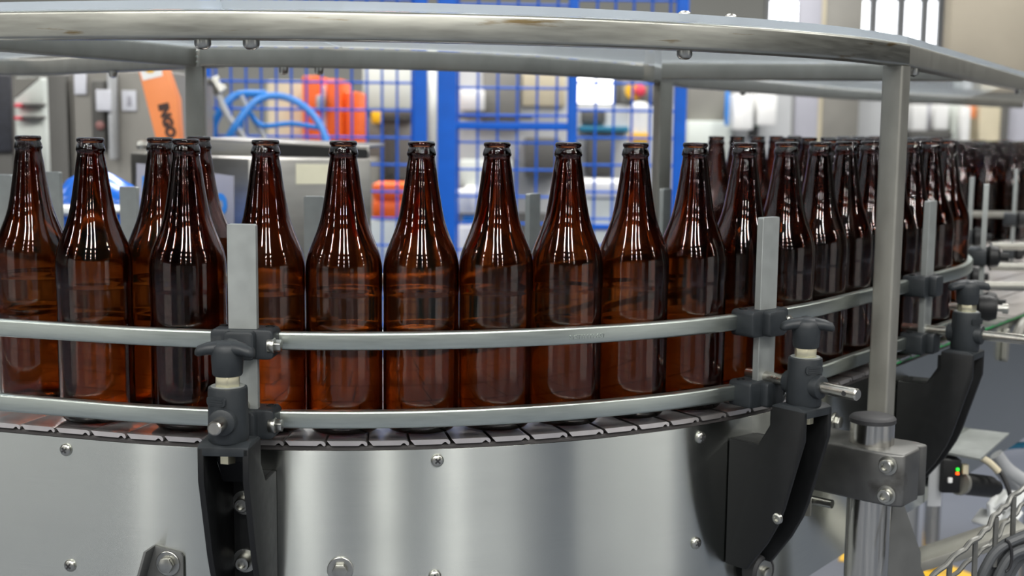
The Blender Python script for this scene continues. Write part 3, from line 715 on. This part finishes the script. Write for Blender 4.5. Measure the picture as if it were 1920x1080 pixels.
# ================================================================== bottles
H = .2872
def bottle_mesh():
    neck = [(13.0, 15.8), (13.4, 19), (15.0, 28), (16.3, 38.5), (17.9, 49), (19.6, 59.6), (21.5, 70), (23.5, 78.6), (26.8, 88.7), (30.5, 98), (34.4, 108), (36.4, 116), (37.3, 122), (37.6, 128)]
    ns = [Vector(p) for p in neck]; sm = catmull(ns, 3)
    outer = [(10.6, .25), (11.8, 0), (12.7, .5), (13.3, 1.6), (13.4, 3.0), (13.1, 4.2), (12.3, 4.9), (12.1, 5.5), (12.5, 6.1), (13.2, 7.4), (13.9, 10.2), (14.35, 12.2), (14.2, 13.2), (13.2, 14.5)] + [(p.x, p.y) for p in sm] + \
        [(37.6, 143), (37.55, 146), (37.2, 148.5), (37.15, 151), (37.15, 180), (37.25, 182.5), (37.6, 185), (37.6, 188), (37.6, 225), (37.6, 262), (37.4, 270), (36.7, 276.5), (35.0, 281.2), (32.6, 284), (29.5, 285), (27.0, 284.6), (22, 282.6), (12, 280.6), (0, 280)]
    inner = [(0, 275.2), (12, 275.8), (22, 277.2), (29, 278), (32.5, 276.2), (34.3, 272.5), (34.9, 266), (35, 255), (35, 188), (35, 150)]
    wall = lambda h: 4.0 - 1.4 * min(1, max(0, (h - 20) / 100))
    inner += [(p.x - wall(p.y), p.y) for p in reversed(sm)] + [(9.1, 12.5), (8.8, 8), (8.9, 3.5), (9.3, 1.4), (9.9, .6)]
    prof = [(r / 1000, H - h / 1000) for r, h in outer + inner]
    m = MB().lathe(prof, n=56)
    # close the lip ring to the first outer ring
    n = 56; last = len(m.v) - n
    for i in range(n): m.f.append((last + i, last + (i + 1) % n, (i + 1) % n, i))
    o = m.build('beer_bottle', M['glass'], ang=60); return o
proto = bottle_mesh(); used = [False]
BG = 'brown glass bottles on the conveyor'
ALL = []
def bottle(x, y, label, group=BG, z=ZT):
    if not used[0]: o = proto; used[0] = True
    else: o = proto.copy(); COL.objects.link(o)
    o.location = (x, y, z + .0002); o.rotation_euler = (0, 0, random.random() * 6.28)
    tag(o, label, 'bottle', group); ALL.append((x, y)); return o
OB = -.0435
row = [(497.5, 'brown bottle behind the tall flat post of the left bracket'), (642.5, 'second brown bottle right of the left bracket post'), (789.5, 'third brown bottle right of the left bracket post'),
       (930.5, 'brown bottle standing in front of the blue gate frame, fourth from the left bracket post'), (1064, 'fifth brown bottle right of the left bracket post'), (1191, 'brown bottle just left of the rear frame leg'),
       (1302.5, 'brown bottle just right of the rear frame leg'), (1396, 'brown bottle left of the flat post of the middle bracket'), (1474, 'brown bottle right of the flat post of the middle bracket'),
       (1537, 'second front row bottle right of the middle bracket post'), (1586, 'third front row bottle right of the middle bracket post'), (1632, 'front row bottle just left of the square frame leg'),
       (1672, 'front row bottle mostly hidden behind the square frame leg'), (1707, 'front row bottle just right of the square frame leg'), (1745, 'front row bottle behind the flat post right of the frame leg'), (1776, 'last front row bottle at the bend of the guide rail')]
prev = None
for u, lab in row:
    ob2 = OB if u < 1776 else -.058
    s = find(u, 300, ob2); p, t, d = path(s, ob2)
    if prev is not None:
        while (p - prev).length < .0756: s += .0005; p, t, d = path(s, ob2)
    bottle(p.x, p.y, lab); prev = p
for u, o, lab, Y in ((54, OB, 'leftmost brown bottle at the left edge of the picture', 1.39), (170, OB, 'second bottle from the left edge, in front of the blue film', None), (348, OB, 'front bottle of the trio left of the left bracket', None)):
    if Y: P = atY(u, 300, Y); bottle(P.x, P.y, lab)
    else: s = find(u, 300, o); p, _, _ = path(s, o); bottle(p.x, p.y, lab)
P = atY(301, 300, 1.362); bottle(P.x, P.y, 'brown bottle behind the front bottle of the trio, on its left')
P = atY(373, 300, 1.47); bottle(P.x, P.y, 'rear brown bottle of the trio, on the right in front of the control box')
# dense crowd on the straight run behind the front row
nrow = [-.655 - .0660 * k for k in range(1, 7)]
tmin = [1.80, 1.80, 1.86, 1.93, 1.965, 1.93]
for k, n_ in enumerate(nrow):
    t_ = tmin[k] + (.038 if k % 2 else 0)
    while t_ < 3.0:
        x, y = .8 * n_ + .6 * t_, -.6 * n_ + .8 * t_
        t_ += .0762
        if x / y > .322 or y > 2.62: continue
        if min((x - a) ** 2 + (y - b) ** 2 for a, b in ALL) < .0752 ** 2: continue
        bottle(x + random.uniform(-.0003, .0003), y, 'brown bottle in the dense crowd behind the front row on the right', 'crowd of brown bottles behind the front row')
# ---- far conveyor with massed bottles
far = thing('bottle_conveyor', 'blurred far conveyor full of bottles at the right edge', 'conveyor', (1.5, 3.9, 0))
zf = 1.03
MB().box((1.22, 3.72, zf - .006), (2.3, 4.4, zf)).build('chain_bed', M['plate'], far)
MB().box((1.22, 3.70, zf - .2), (2.3, 3.72, zf - .004)).build('side_panel', M['tube2'], far)
for z in (1.112,):
    o = MB().sweep([(Vector((1.16, 3.70, z)), Vector((0, -1, 0)), Zv), (Vector((2.3, 3.70, z)), Vector((0, -1, 0)), Zv)], rrect(-.004, .006, -.009, .009, .002, 2)).build('guide_rail', M['tube2'], far)
for x in (1.3, 2.1): MB().cyl((x, 3.9, 0), (x, 3.9, zf - .006), .024, 14).build('leg', M['pipe'], far)
for j in range(5):
    for i in range(7):
        x = 1.285 + i * .0762 + (.038 if j % 2 else 0); y = 3.775 + j * .0662
        if x / y > .40: continue
        bottle(x, y, 'blurred brown bottle massed on the far conveyor at the right edge', 'brown bottles on the far conveyor', zf)
# empty lane rails to the right of the bend
for (u0, v0, u1, v1, Y, lab) in ((1858, 461, 1960, 463, 2.7, 'blurred horizontal rail below the far conveyor bottles'), (1856, 500, 1960, 502, 2.3, 'bright horizontal rail right of the pale guide post'), (1846, 536, 1960, 537, 2.05, 'lowest bright horizontal rail right of the wing knob')):
    o = MB().cyl(atY(u0, v0, Y), atY(u1, v1, Y), .0075, 14).build('lane_rail', M['tube2']); tag(o, lab, 'rail', 'lane rails on the right')
P = atY(1850, 577, 1.92)
kn = thing('clamp_knob', 'round black clamp knob right of the third wing knob', 'knob', tuple(P))
MB().lathe([(0, -.018), (.012, -.018), (.0185, -.011), (.02, .004), (.016, .014), (0, .016)], P, (.9, -.3, 0), 26).build('grip', M['dark'], kn)
MB().lathe([(0, .014), (.005, .014), (.005, .022), (.0075, .022), (.0075, .03), (0, .031)], P, (.9, -.3, 0), 16).build('screw', M['bolt'], kn)
MB().cyl(P + Vector((-.02, .0, 0)), P + Vector((-.05, .015, 0)), .006, 12).build('shaft', M['rod'], kn)

# ================================================================== background
def bb(u0, v0, u1, v1, Y, dep, name, m, parent=None, bevel=.004, down=None):
    a = atY(u0, v0, Y); b = atY(u1, v1, Y); z0 = min(a.z, b.z) if down is None else down
    return MB().box((min(a.x, b.x), Y, z0), (max(a.x, b.x), Y + dep, max(a.z, b.z))).build(name, m, parent, bevel=bevel)
# ---- blue safety fence
YF = 4.4; ZF = 2.25
def fence(label, u0, u1, wires, bars, posts, Y=YF, ve=100, step_v=50, v_off=0):
    g = thing('safety_fence', label, 'fence', tuple(atY((u0 + u1) / 2, 540, Y).xy) + (0,), 'blue mesh fence panels')
    for pu0, pu1 in posts:
        a = atY(pu0, 200, Y); b = atY(pu1, 200, Y)
        MB().box((a.x, Y - .02, 0), (b.x, Y + .02, ZF)).build('post', M['blue'], g, bevel=.004)
    for bv0, bv1 in bars:
        a = atY((u0+u1)/2, bv0, Y); b = atY((u0+u1)/2, bv1, Y)
        MB().box((atY(u0, 240, Y).x, Y - .018, b.z), (atY(u1, 240, Y).x, Y + .018, a.z)).build('rail', M['blue'], g, bevel=.003)
    w = MB(); xa, xb = atY(u0, 240, Y).x, atY(u1, 240, Y).x
    n = int(round((u1 - u0) / wires))
    for i in range(1, n):
        x = xa + (xb - xa) * i / n; w.cyl((x, Y, .15), (x, Y, ZF - .02), .0042, 6)
    z = atY(u0, 156 + v_off, Y).z % .09
    while z < ZF - .05:
        if z > .12: w.cyl((xa, Y + .004, z), (xb, Y + .004, z), .0042, 6)
        z += .0905
    w.build('wire_mesh', M['blue'], g)
    MB().box((xa, Y - .018, ZF - .04), (xb, Y + .018, ZF)).build('rail', M['blue'], g)
    return g
fence('blue wire mesh fence panel behind the steel control box', 378, 801, 28.5, [], [(378, 396), (776, 801)])
fence('blue gate with a horizontal bar behind the middle bottles', 822, 1080, 36, [(229, 243)], [(820, 856), (1064, 1082)], v_off=12)
fence('blue mesh fence panel left of the rear frame leg', 1082, 1286, 34, [], [(1264, 1286)], v_off=4)

# ---- steel control box with lifted lid
YB = 2.36
box = thing('control_box', 'stainless steel control box with half open lid behind the bottles', 'control box', tuple(atY(470, 500, YB).xy) + (0,))
c0 = atY(466, 297, 2.32); cL = atY(243, 281, 2.62); cRr = atY(697, 298, 2.42)
zt = c0.z
A_, B_, C_ = Vector((c0.x, c0.y)), Vector((cL.x, cL.y)), Vector((cRr.x, cRr.y))
D_ = B_ + C_ - A_
MB().prism([tuple(A_), tuple(C_), tuple(D_), tuple(B_)], (0, 0, .80), (1, 0, 0), (0, 1, 0), (0, 0, zt - .80)).build('body', M['steelbox'], box, bevel=.004)
for q in (A_, B_, C_, D_):
    w_ = (A_ + D_) / 2; q2 = q + (w_ - q) * .1; MB().cyl((q2.x, q2.y, 0), (q2.x, q2.y, .80), .02, 12).build('leg', M['tube2'], box)
eR = (C_ - A_).normalized(); eB = (B_ - A_).normalized()
# lid: shallow tray tipped up at the right
lid0 = V3(A_ + eB * .10 - eR * .02, zt + .004); lx = (V3(eR, 0) * 1).normalized()
lidm = MB()
la = atY(375, 262, 2.50); lb = atY(692, 277, 2.42)
Lx = (lb - la); Ln = Vector((0, 1, 0)).normalized()
th = .022
lidm.prism([(0, 0), (Lx.length, 0), (Lx.length, -.018), (Lx.length - .012, -.030), (Lx.length * .9, -.03), (Lx.length * .42, -.022), (.42 * Lx.length, -.030), (0, -.034)], la, Lx.normalized(), Zv, Ln * .012)
lidm.obox(la + Lx * .5 + Ln * .15 + Zv * .0, Lx.normalized(), Ln, Lx.normalized().cross(Ln), Lx.length * .5, .15, .003)
lid = lidm.build('lid', M['steelbox'], box, bevel=.001)
MB().prism([(.43 * Lx.length, -.0012), (Lx.length - .004, -.003), (Lx.length - .002, -.010), (Lx.length - .006, -.026), (Lx.length * .9, -.029), (.43 * Lx.length, -.0295)], la - Ln * .0015, Lx.normalized(), Zv, Ln * .001).build('rubber_seal', M['dark'], lid)
nL = Vector((-(eB.y), eB.x)); nL = nL if nL.y < 0 else -nL                # outward normal of the left face
def onL(u, v): return onplane(u, v, A_ + nL * .001, nL)
q = [onL(256, 306), onL(438, 330), onL(438, 470), onL(256, 470)]
m_ = MB(); nn = V3(nL, 0); m_.add(q + [p - nn * .0009 for p in q], [(0,1,2,3),(7,6,5,4),(0,4,5,1),(1,5,6,2),(2,6,7,3),(3,7,4,0)])
lb_ = tag(m_.build('sticker', M['label'], box), 'pale grey sticker with blue letters')
exL = -V3(eB, 0)
c_ = onL(280, 352); text_on('IN', .047, c_ + nn * .001, exL, Zv, 'blue_letters', M['inkblue'], lb_, .0004, 1.0, .004)
c_ = onL(405, 384); text_on('GO', .047, c_ + nn * .001, exL, Zv, 'blue_letters', M['inkblue'], lb_, .0004, 1.0, .004)
nR = Vector((eR.y, -eR.x)); nR = nR if nR.y < 0 else -nR
def onR(u, v): return onplane(u, v, A_ + nR * .001, nR)
q = [onR(555, 307), onR(625, 308), onR(625, 345), onR(555, 345)]; nn = V3(nR, 0)
m_ = MB(); m_.add(q + [p - nn * .0009 for p in q], [(0,1,2,3),(7,6,5,4),(0,4,5,1),(1,5,6,2),(2,6,7,3),(3,7,4,0)]); m_.build('tape_label', M['tape'], box)
MB().lathe([(0, 0), (.012, 0), (.013, .008), (.009, .016), (0, .018)], atY(268, 279, 2.70), Zv, 16).build('latch_knob', M['bolt'], box)

# ---- blue film and hoses
bagm = MB(); cb_ = atY(168, 398, 2.25); rx = .068
def blob(mb, c, rx, ry, rz, n=26, k=14, amp=.1, seed=0):
    rnd = random.Random(seed); ph = [rnd.random() * 6 for _ in range(6)]
    vs = []; fs = []
    for i in range(k + 1):
        th_ = PI * i / k
        for j in range(n):
            a = 2 * PI * j / n; f = 1 + amp * (math.sin(3 * a + ph[0] + 2 * th_) * .5 + math.sin(5 * a + ph[1]) * .3 + math.sin(7 * th_ + ph[2] + a) * .35)
            vs.append((c.x + rx * f * math.sin(th_) * math.cos(a), c.y + ry * f * math.sin(th_) * math.sin(a), c.z + rz * f * math.cos(th_)))
    for i in range(k):
        for j in range(n): fs.append((i*n+j, i*n+(j+1) % n, (i+1)*n+(j+1) % n, (i+1)*n+j))
    mb.add(vs, fs)
bag = thing('film_bundle', 'bundle of bright blue plastic film with a white band behind the left bottles', 'film bundle', (cb_.x, cb_.y, 0))
blob(bagm, cb_ + Vector((0, .03, -.0)), .078, .07, .066, seed=2); blob(bagm, cb_ + Vector((.035, .05, -.045)), .085, .07, .05, seed=5); blob(bagm, cb_ + Vector((-.03, .04, -.06)), .09, .07, .05, seed=9)
bagm.build('blue_film', M['bluebag'], bag)
wb = MB(); blob(wb, cb_ + Vector((-.004, .010, .006)), .084, .075, .015, seed=4, amp=.05); wb.build('white_band', M['film'], bag)
tb_ = MB().box((cb_.x - .11, cb_.y + .0, 1.16), (cb_.x + .11, cb_.y + .16, cb_.z - .14))
for x in (-.09, .09): tb_.cyl((cb_.x + x, cb_.y + .06, 0), (cb_.x + x, cb_.y + .06, 1.16), .015, 10)
tb_.build('stand', M['tube2'], bag)
YH = 4.0
def hose(pts, r, m, label, Y=YH):
    o = MB().tube([atY(u, v, Y + dy) for u, v, dy in pts], r, 10, 6).build('hose', M[m]); return tag(o, label, 'hose', 'hoses behind the control box')
hose([(405, 300, 0), (440, 238, 0), (480, 190, .03), (520, 180, .05), (560, 193, .05), (592, 222, .04), (612, 262, .02), (618, 300, 0)], .011, 'bluehose', 'large blue hose arching over the control box lid')
hose([(440, 300, .1), (452, 232, .1), (462, 205, .1), (490, 235, .12), (545, 232, .12), (600, 240, .1)], .008, 'bluehose', 'thin blue hose sagging inside the large arch')
hose([(398, 300, .2), (400, 240, .2), (420, 200, .2), (446, 178, .22), (500, 176, .22)], .012, 'bluehose', 'second blue hose at the left fence post')
hose([(404, 150, .05), (412, 185, .05), (432, 225, .05), (470, 275, .05)], .010, 'greyp', 'clear hose with a bright fitting sloping down at the left fence post')
hose([(452, 180, .15), (470, 215, .15), (498, 262, .15)], .008, 'greyp', 'thin clear hose beside the blue arch')
fit = thing('hose_fitting', 'shiny metal hose fitting at the top of the clear hose', 'fitting', tuple(atY(405, 156, YH + .05)))
MB().lathe([(0, -.02), (.02, -.02), (.02, -.006), (.014, -.004), (.014, .01), (.02, .012), (.02, .028), (0, .028)], atY(405, 158, YH + .05), (.5, 0, -.8), 14).build('coupling', M['bolt'], fit)

# ---- things behind the fence
def machine(name, label, cat, base, parts, Y):
    g = thing(name, label, cat, tuple(atY(base, 540, Y).xy) + (0,))
    for n, m, u0, v0, u1, v1, dy, dep, down in parts:
        bb(u0, v0, u1, v1, Y + dy, dep, n, M[m], g, min(.01, dep * .25), down)
    return g
machine('packing_robot', 'orange stepped robot arm cover standing behind the mesh fence', 'robot', 615,
        [('arm_cover', 'orange2', 566, 142, 600, 300, 0, .3, None), ('arm_cover', 'orange2', 612, 148, 642, 300, .02, .3, None), ('side_cover', 'orange2', 645, 172, 672, 300, .05, .3, None),
         ('centre_strip', 'white', 600, 160, 613, 300, .04, .2, None), ('base', 'cab', 560, 300, 690, 420, 0, .5, 0), ('rear_column', 'cream', 500, 150, 566, 420, .3, .3, 0), ('motor', 'greyp', 592, 178, 604, 206, -.06, .1, None)], 5.6)
machine('pallet_machine', 'grey green machine frame behind the fence beside the orange cover', 'machine', 720,
        [('upper_cabinet', 'mach', 680, 120, 775, 205, .2, .5, None), ('arm', 'cabd', 690, 205, 775, 222, .1, .2, None), ('yellow_valve', 'yellow', 696, 205, 712, 232, 0, .1, None), ('lower_cabinet', 'cab', 668, 222, 775, 338, .2, .5, None), ('dark_slot', 'cabd', 720, 240, 742, 330, .16, .1, None), ('base', 'cabd', 668, 338, 775, 560, .2, .6, 0)], 6.2)
machine('stripe_cover', 'orange ribbed cover low behind the mesh fence right of the control box', 'cover', 728,
        [('rib', 'orange2', 698, 344, 762, 372, 0, .2, None), ('rib', 'orange2', 698, 378, 762, 412, 0, .2, None), ('backing', 'orange', 698, 346, 762, 410, .03, .2, None), ('stand', 'mach', 690, 412, 770, 470, .0, .3, 0)], 5.0)
machine('white_cabinet', 'tall white cabinet seen between the two blue gate posts', 'cabinet', 812, [('body', 'mach', 796, 60, 838, 520, 0, .6, 0), ('door_strip', 'white', 804, 120, 816, 400, -.02, .03, None), ('grille', 'cab', 820, 300, 834, 460, -.02, .03, None)], 6.8)
machine('filler_machine', 'large pale machine with grey doors behind the blue gate', 'machine', 960,
        [('body', 'greyp', 856, 120, 1065, 300, .3, .9, 0), ('door', 'cab', 905, 130, 975, 240, .26, .05, None), ('door', 'cream', 980, 130, 1060, 200, .26, .05, None), ('white_hood', 'white', 862, 168, 908, 208, .1, .3, None), ('arm', 'cabd', 858, 214, 1000, 224, .12, .1, None),
         ('dark_drive', 'cabd', 985, 258, 1050, 330, .1, .3, None), ('tray', 'mach', 862, 300, 960, 350, .1, .4, None), ('white_tank', 'white', 870, 350, 902, 378, .0, .3, None), ('base_cabinet', 'cabd', 856, 400, 1065, 520, .2, .8, 0)], 6.0)
wt = thing('white_container', 'white round container low behind the blue gate', 'container', tuple(atY(880, 430, 4.9).xy) + (0,))
p_ = atY(880, 480, 4.9); rt = .055
MB().lathe([(0, 0), (rt, 0), (rt, .1), (rt * .9, .13), (rt * .5, .15), (0, .155)], (p_.x, p_.y, p_.z - .02), Zv, 28).build('body', M['white'], wt)
MB().lathe([(0, 0), (.03, 0), (.03, .022), (0, .024)], (p_.x, p_.y, p_.z + .132), Zv, 20).build('blue_cap', M['bluehose'], wt)
MB().lathe([(0, 0), (.07, 0), (.08, .03), (.07, .08), (0, .09)], (p_.x - .005, p_.y + .02, p_.z + .165), Zv, 24).build('white_bowl', M['white'], wt)
MB().cyl((p_.x, p_.y + .02, 0), (p_.x, p_.y + .02, p_.z - .02), .05, 16).build('stand', M['cab'], wt)
lit = machine('lit_cabinet', 'bright white lit panel cabinet behind the fence left of the rear leg', 'cabinet', 1120,
        [('light_panel', 'lampw', 1083, 142, 1152, 194, 0, .06, None), ('dark_edge', 'cabd', 1152, 146, 1166, 196, .02, .08, None), ('body', 'greyp', 1083, 196, 1260, 300, .2, .5, 0), ('window', 'cabd', 1090, 205, 1135, 232, .16, .05, None), ('ledge', 'teal', 1086, 236, 1180, 248, .1, .2, None), ('dark_box', 'cabd', 1100, 262, 1150, 330, .1, .3, None), ('side_panel', 'cab', 1166, 146, 1260, 196, .2, .5, None)], 6.3)
MB().lathe([(0, 0), (.042, 0), (.042, .05), (0, .05)], atY(1188, 171, 6.499), (0, -1, 0), 18).build('yellow_ring', M['yellow'], lit)
MB().lathe([(0, 0), (.026, 0), (.03, .02), (.02, .05), (0, .055)], atY(1199, 171, 6.44), (0, -1, 0), 18).build('red_button', M['red'], lit)
wc = thing('white_canister', 'white cylinder on a yellow base behind the fence beside the rear leg', 'canister', tuple(atY(1200, 250, 5.6).xy) + (0,))
a = atY(1198, 248, 5.6); b = atY(1198, 192, 5.6)
MB().lathe([(0, 0), (.042, 0), (.042, (b.z - a.z) * .85), (.03, (b.z - a.z)), (0, (b.z - a.z) + .004)], a, Zv, 24).build('cylinder', M['white'], wc)
bb(1182, 249, 1216, 268, 5.55, .1, 'yellow_base', M['yellow'], wc); bb(1182, 268, 1216, 300, 5.55, .1, 'stand', M['cab'], wc, .004, 0)
machine('white_bench', 'white bench top low behind the fence left of the rear leg', 'bench', 1130, [('top', 'white', 1096, 340, 1180, 372, 0, .3, None), ('body', 'mach', 1090, 372, 1190, 470, .02, .25, 0), ('blue_edge', 'blue', 1080, 420, 1190, 432, .0, .05, None)], 5.2)
# ---- machinery at the left
machine('vent_guard', 'black mesh guard at the far left edge', 'guard', 5, [('frame', 'cabd', -60, 136, 24, 290, 0, .03, 0), ('mesh', 'vent', -56, 140, 22, 285, -.02, .02, None)], 3.9)
wm = machine('white_machine', 'white machine with slots seen at the upper left', 'machine', 55, [('body', 'mach', 24, 145, 86, 300, .1, .5, 0), ('slot', 'cabd', 40, 193, 76, 200, .06, .06, None), ('slot', 'cabd', 40, 217, 76, 224, .06, .06, None), ('red_tab', 'red', 25, 194, 38, 202, .05, .05, None), ('red_tab', 'red', 25, 218, 38, 225, .05, .05, None)], 4.2)
a = atY(26, 184, 4.18); b = atY(26, 146, 4.18); c = atY(72, 146, 4.18)
m_ = MB(); m_.add([a, b, c, a + Vector((0, .02, 0)), b + Vector((0, .02, 0)), c + Vector((0, .02, 0))], [(0, 1, 2), (5, 4, 3), (0, 3, 4, 1), (1, 4, 5, 2), (2, 5, 3, 0)]); m_.build('grey_corner', M['cab'], wm)
machine('grey_column', 'dark grey cabinet column between the white machine and the papers', 'column', 110, [('body', 'cabd', 86, 138, 134, 420, 0, .4, 0), ('edge', 'cab', 130, 138, 142, 420, -.03, .2, None)], 3.7)
pcab = machine('panel_cabinet', 'grey cabinet with white papers behind the left bottles', 'cabinet', 200,
        [('body', 'cab', 134, 132, 330, 480, .05, .5, 0), ('rail_strip', 'greyp', 199, 132, 213, 300, -.01, .06, None), ('door', 'cabd', 168, 150, 199, 280, .02, .05, None), ('paper', 'paper', 138, 138, 162, 177, .04, .008, None), ('paper', 'paper', 179, 168, 208, 208, -.025, .01, None), ('paper', 'paper', 228, 169, 256, 208, .042, .006, None), ('paper_mark', 'label', 238, 180, 246, 198, .038, .005, None)], 3.6)
MB().lathe([(0, 0), (.012, 0), (.012, .01), (.006, .014), (0, .015)], atY(189, 235, 3.62), (0, -1, 0), 14).build('red_lens', M['dullred'], pcab)
# sloping orange beam with lettering
YO = 3.0
ob_ = thing('orange_beam', 'sloping orange beam with dark lettering and a white sticker at upper left', 'beam', tuple(atY(290, 200, YO)))
q = [atY(u, v, YO) for u, v in ((250, 95), (298, 95), (330, 185), (338, 300), (302, 300))]
m_ = MB(); k = len(q); m_.add(q + [p + Vector((0, .05, 0)) for p in q], [tuple(range(k)), tuple(range(k, 2*k))[::-1]] + [(i, k+i, k+(i+1) % k, (i+1) % k) for i in range(k)])
bo = m_.build('beam_body', M['orange'], ob_, bevel=.002)
ex = (atY(327, 240, YO) - atY(300, 196, YO)); a = atY(313, 226, YO - .001)
dv = (atY(324, 262, YO) - atY(305, 192, YO)).normalized()
text_on('INGO', .030, a + Vector((0, -.0005, 0)), dv, Vector((0, -1, 0)).cross(dv), 'dark_lettering', M['ink'], bo, .0006, 1.0, .0022)
q = [atY(u, v, YO - .001) for u, v in ((258, 118), (302, 118), (305, 142), (268, 151))]
m_ = MB(); m_.add(q + [p + Vector((0, .0008, 0)) for p in q], [(0,1,2,3),(7,6,5,4),(0,4,5,1),(1,5,6,2),(2,6,7,3),(3,7,4,0)]); st_ = m_.build('white_sticker', M['white'], ob_)
MB().lathe([(.007, 0), (.013, 0), (.013, .0008), (.007, .0008)], atY(281, 126, YO - .002), (0, -1, 0), 24, closed=True).build('yellow_ring', M['yellow'], st_)
# ---- right hand background
blm = machine('bottling_machine', 'blurred pale bottling machine with white columns right of the rear leg', 'machine', 1400,
        [('body', 'greyp', 1286, 60, 1482, 300, .4, .8, 0), ('dark_panel', 'cab', 1292, 110, 1370, 250, .34, .06, None), ('white_column', 'white', 1376, 176, 1412, 244, .1, .2, None), ('white_column', 'white', 1422, 172, 1456, 236, .1, .2, None), ('dark_gap', 'cabd', 1412, 120, 1422, 262, .3, .1, None), ('blue_pipe', 'bluehose', 1362, 170, 1367, 236, .1, .05, None), ('pale_front', 'mach', 1290, 226, 1372, 300, .2, .3, None)], 7.0)
MB().lathe([(0, 0), (.011, 0), (.011, .012), (0, .016)], atY(1419, 232, 7.299), (0, -1, 0), 16).build('green_light', M['led_g'], blm)
machine('cream_column', 'cream and grey upright panels behind the crowd of bottles', 'panel', 1530, [('grey_panel', 'label', 1500, -40, 1530, 320, 0, .05, 0), ('cream_panel', 'cream', 1530, -40, 1552, 320, .02, .05, 0), ('steel_panel', 'cab', 1552, -40, 1606, 320, .01, .1, 0), ('steel_panel', 'greyp', 1608, 150, 1660, 320, .2, .4, 0)], 8.5)
machine('overhead_duct', 'large beige box duct in the upper right corner', 'duct', 1870, [('duct', 'beige', 1794, -160, 2060, 176, 0, .12, None), ('hanger', 'cabd', 1840, -230, 1850, -160, .05, .03, None)], 6.5)
machine('storage_rack', 'blurred white drums and boxes on a rack under the beige duct', 'rack', 1800,
        [('drum', 'white', 1712, 196, 1738, 245, 0, .3, None), ('drum', 'white', 1754, 196, 1778, 243, 0, .3, None), ('grey_box', 'label', 1738, 196, 1754, 245, .1, .3, None), ('dark_shelf', 'cabd', 1706, 245, 1786, 262, 0, .4, None), ('pale_box', 'mach', 1786, 196, 1810, 290, .05, .3, None), ('brown_post', 'orange', 1818, 196, 1830, 222, 0, .1, None), ('white_tube', 'white', 1806, 200, 1818, 268, -.1, .1, None), ('beige_door', 'cream', 1838, 190, 1880, 300, 0, .2, 0), ('dark_post', 'cabd', 1880, 190, 1888, 300, -.02, .1, 0), ('pale_wall', 'label', 1888, 190, 2000, 300, .05, .3, 0), ('base', 'cab', 1700, 262, 1838, 330, .1, .4, 0)], 9.0)

# ================================================================== lamps of the hall
def lamp(az, dist, z=5.6, w=900, sz=.38, ln=2.0, col=(1, .985, .95)):
    l = bpy.data.lights.new('hall_lamp', 'AREA'); l.shape = 'RECTANGLE'; l.size = sz; l.size_y = ln; l.energy = w * LK; l.color = col
    o = bpy.data.objects.new('hall_lamp', l); COL.objects.link(o); o.location = (-.15 + dist * math.sin(az), 1.2 - dist * math.cos(az), z); o.rotation_euler = (0, 0, az)
    return o
LK = .155
for az in (-1.3, -.74, -.16, .13, .39, 1.23):
    for dist in (6, 9.5, 13.5, 18, 23): lamp(az, dist)
for az, dist in ((-.45, 4.0), (.72, 4.0), (2.45, 4.5), (-2.5, 5), (3.1, 4.6), (1.9, 8), (2.8, 9), (-2.0, 8), (-2.9, 9.5)): lamp(az, dist, w=1700, sz=1.2, ln=1.2)
w = bpy.data.worlds.new('world'); sc.world = w; w.use_nodes = True
w.node_tree.nodes['Background'].inputs[0].default_value = (.62, .66, .70, 1); w.node_tree.nodes['Background'].inputs[1].default_value = .35

# ================================================================== camera and colour
cam = bpy.data.cameras.new('camera'); co = bpy.data.objects.new('camera', cam); COL.objects.link(co)
cam.sensor_fit = 'HORIZONTAL'; cam.sensor_width = 36; cam.lens = F / 1920 * 36; cam.clip_start = .02; cam.clip_end = 80
rot = Matrix((RT, -DN, -FW)).transposed()
co.matrix_world = Matrix.Translation(EYE) @ rot.to_4x4()
cam.dof.use_dof = True; cam.dof.focus_distance = 1.27; cam.dof.aperture_fstop = 6.4; cam.dof.aperture_blades = 9
sc.camera = co
sc.view_settings.view_transform = 'Standard'; sc.view_settings.look = 'None'; sc.view_settings.gamma = 1; sc.view_settings.use_curve_mapping = False
sc.view_settings.exposure = -0.32
cy = sc.cycles
cy.max_bounces = 18; cy.transmission_bounces = 16; cy.glossy_bounces = 6; cy.diffuse_bounces = 4; cy.transparent_max_bounces = 16
cy.use_denoising = True; cy.sample_clamp_indirect = 12
for o in bpy.data.objects:
    if o.type == 'MESH' and o.parent is None and 'kind' not in o and 'label' not in o: print('UNTAGGED', o.name)
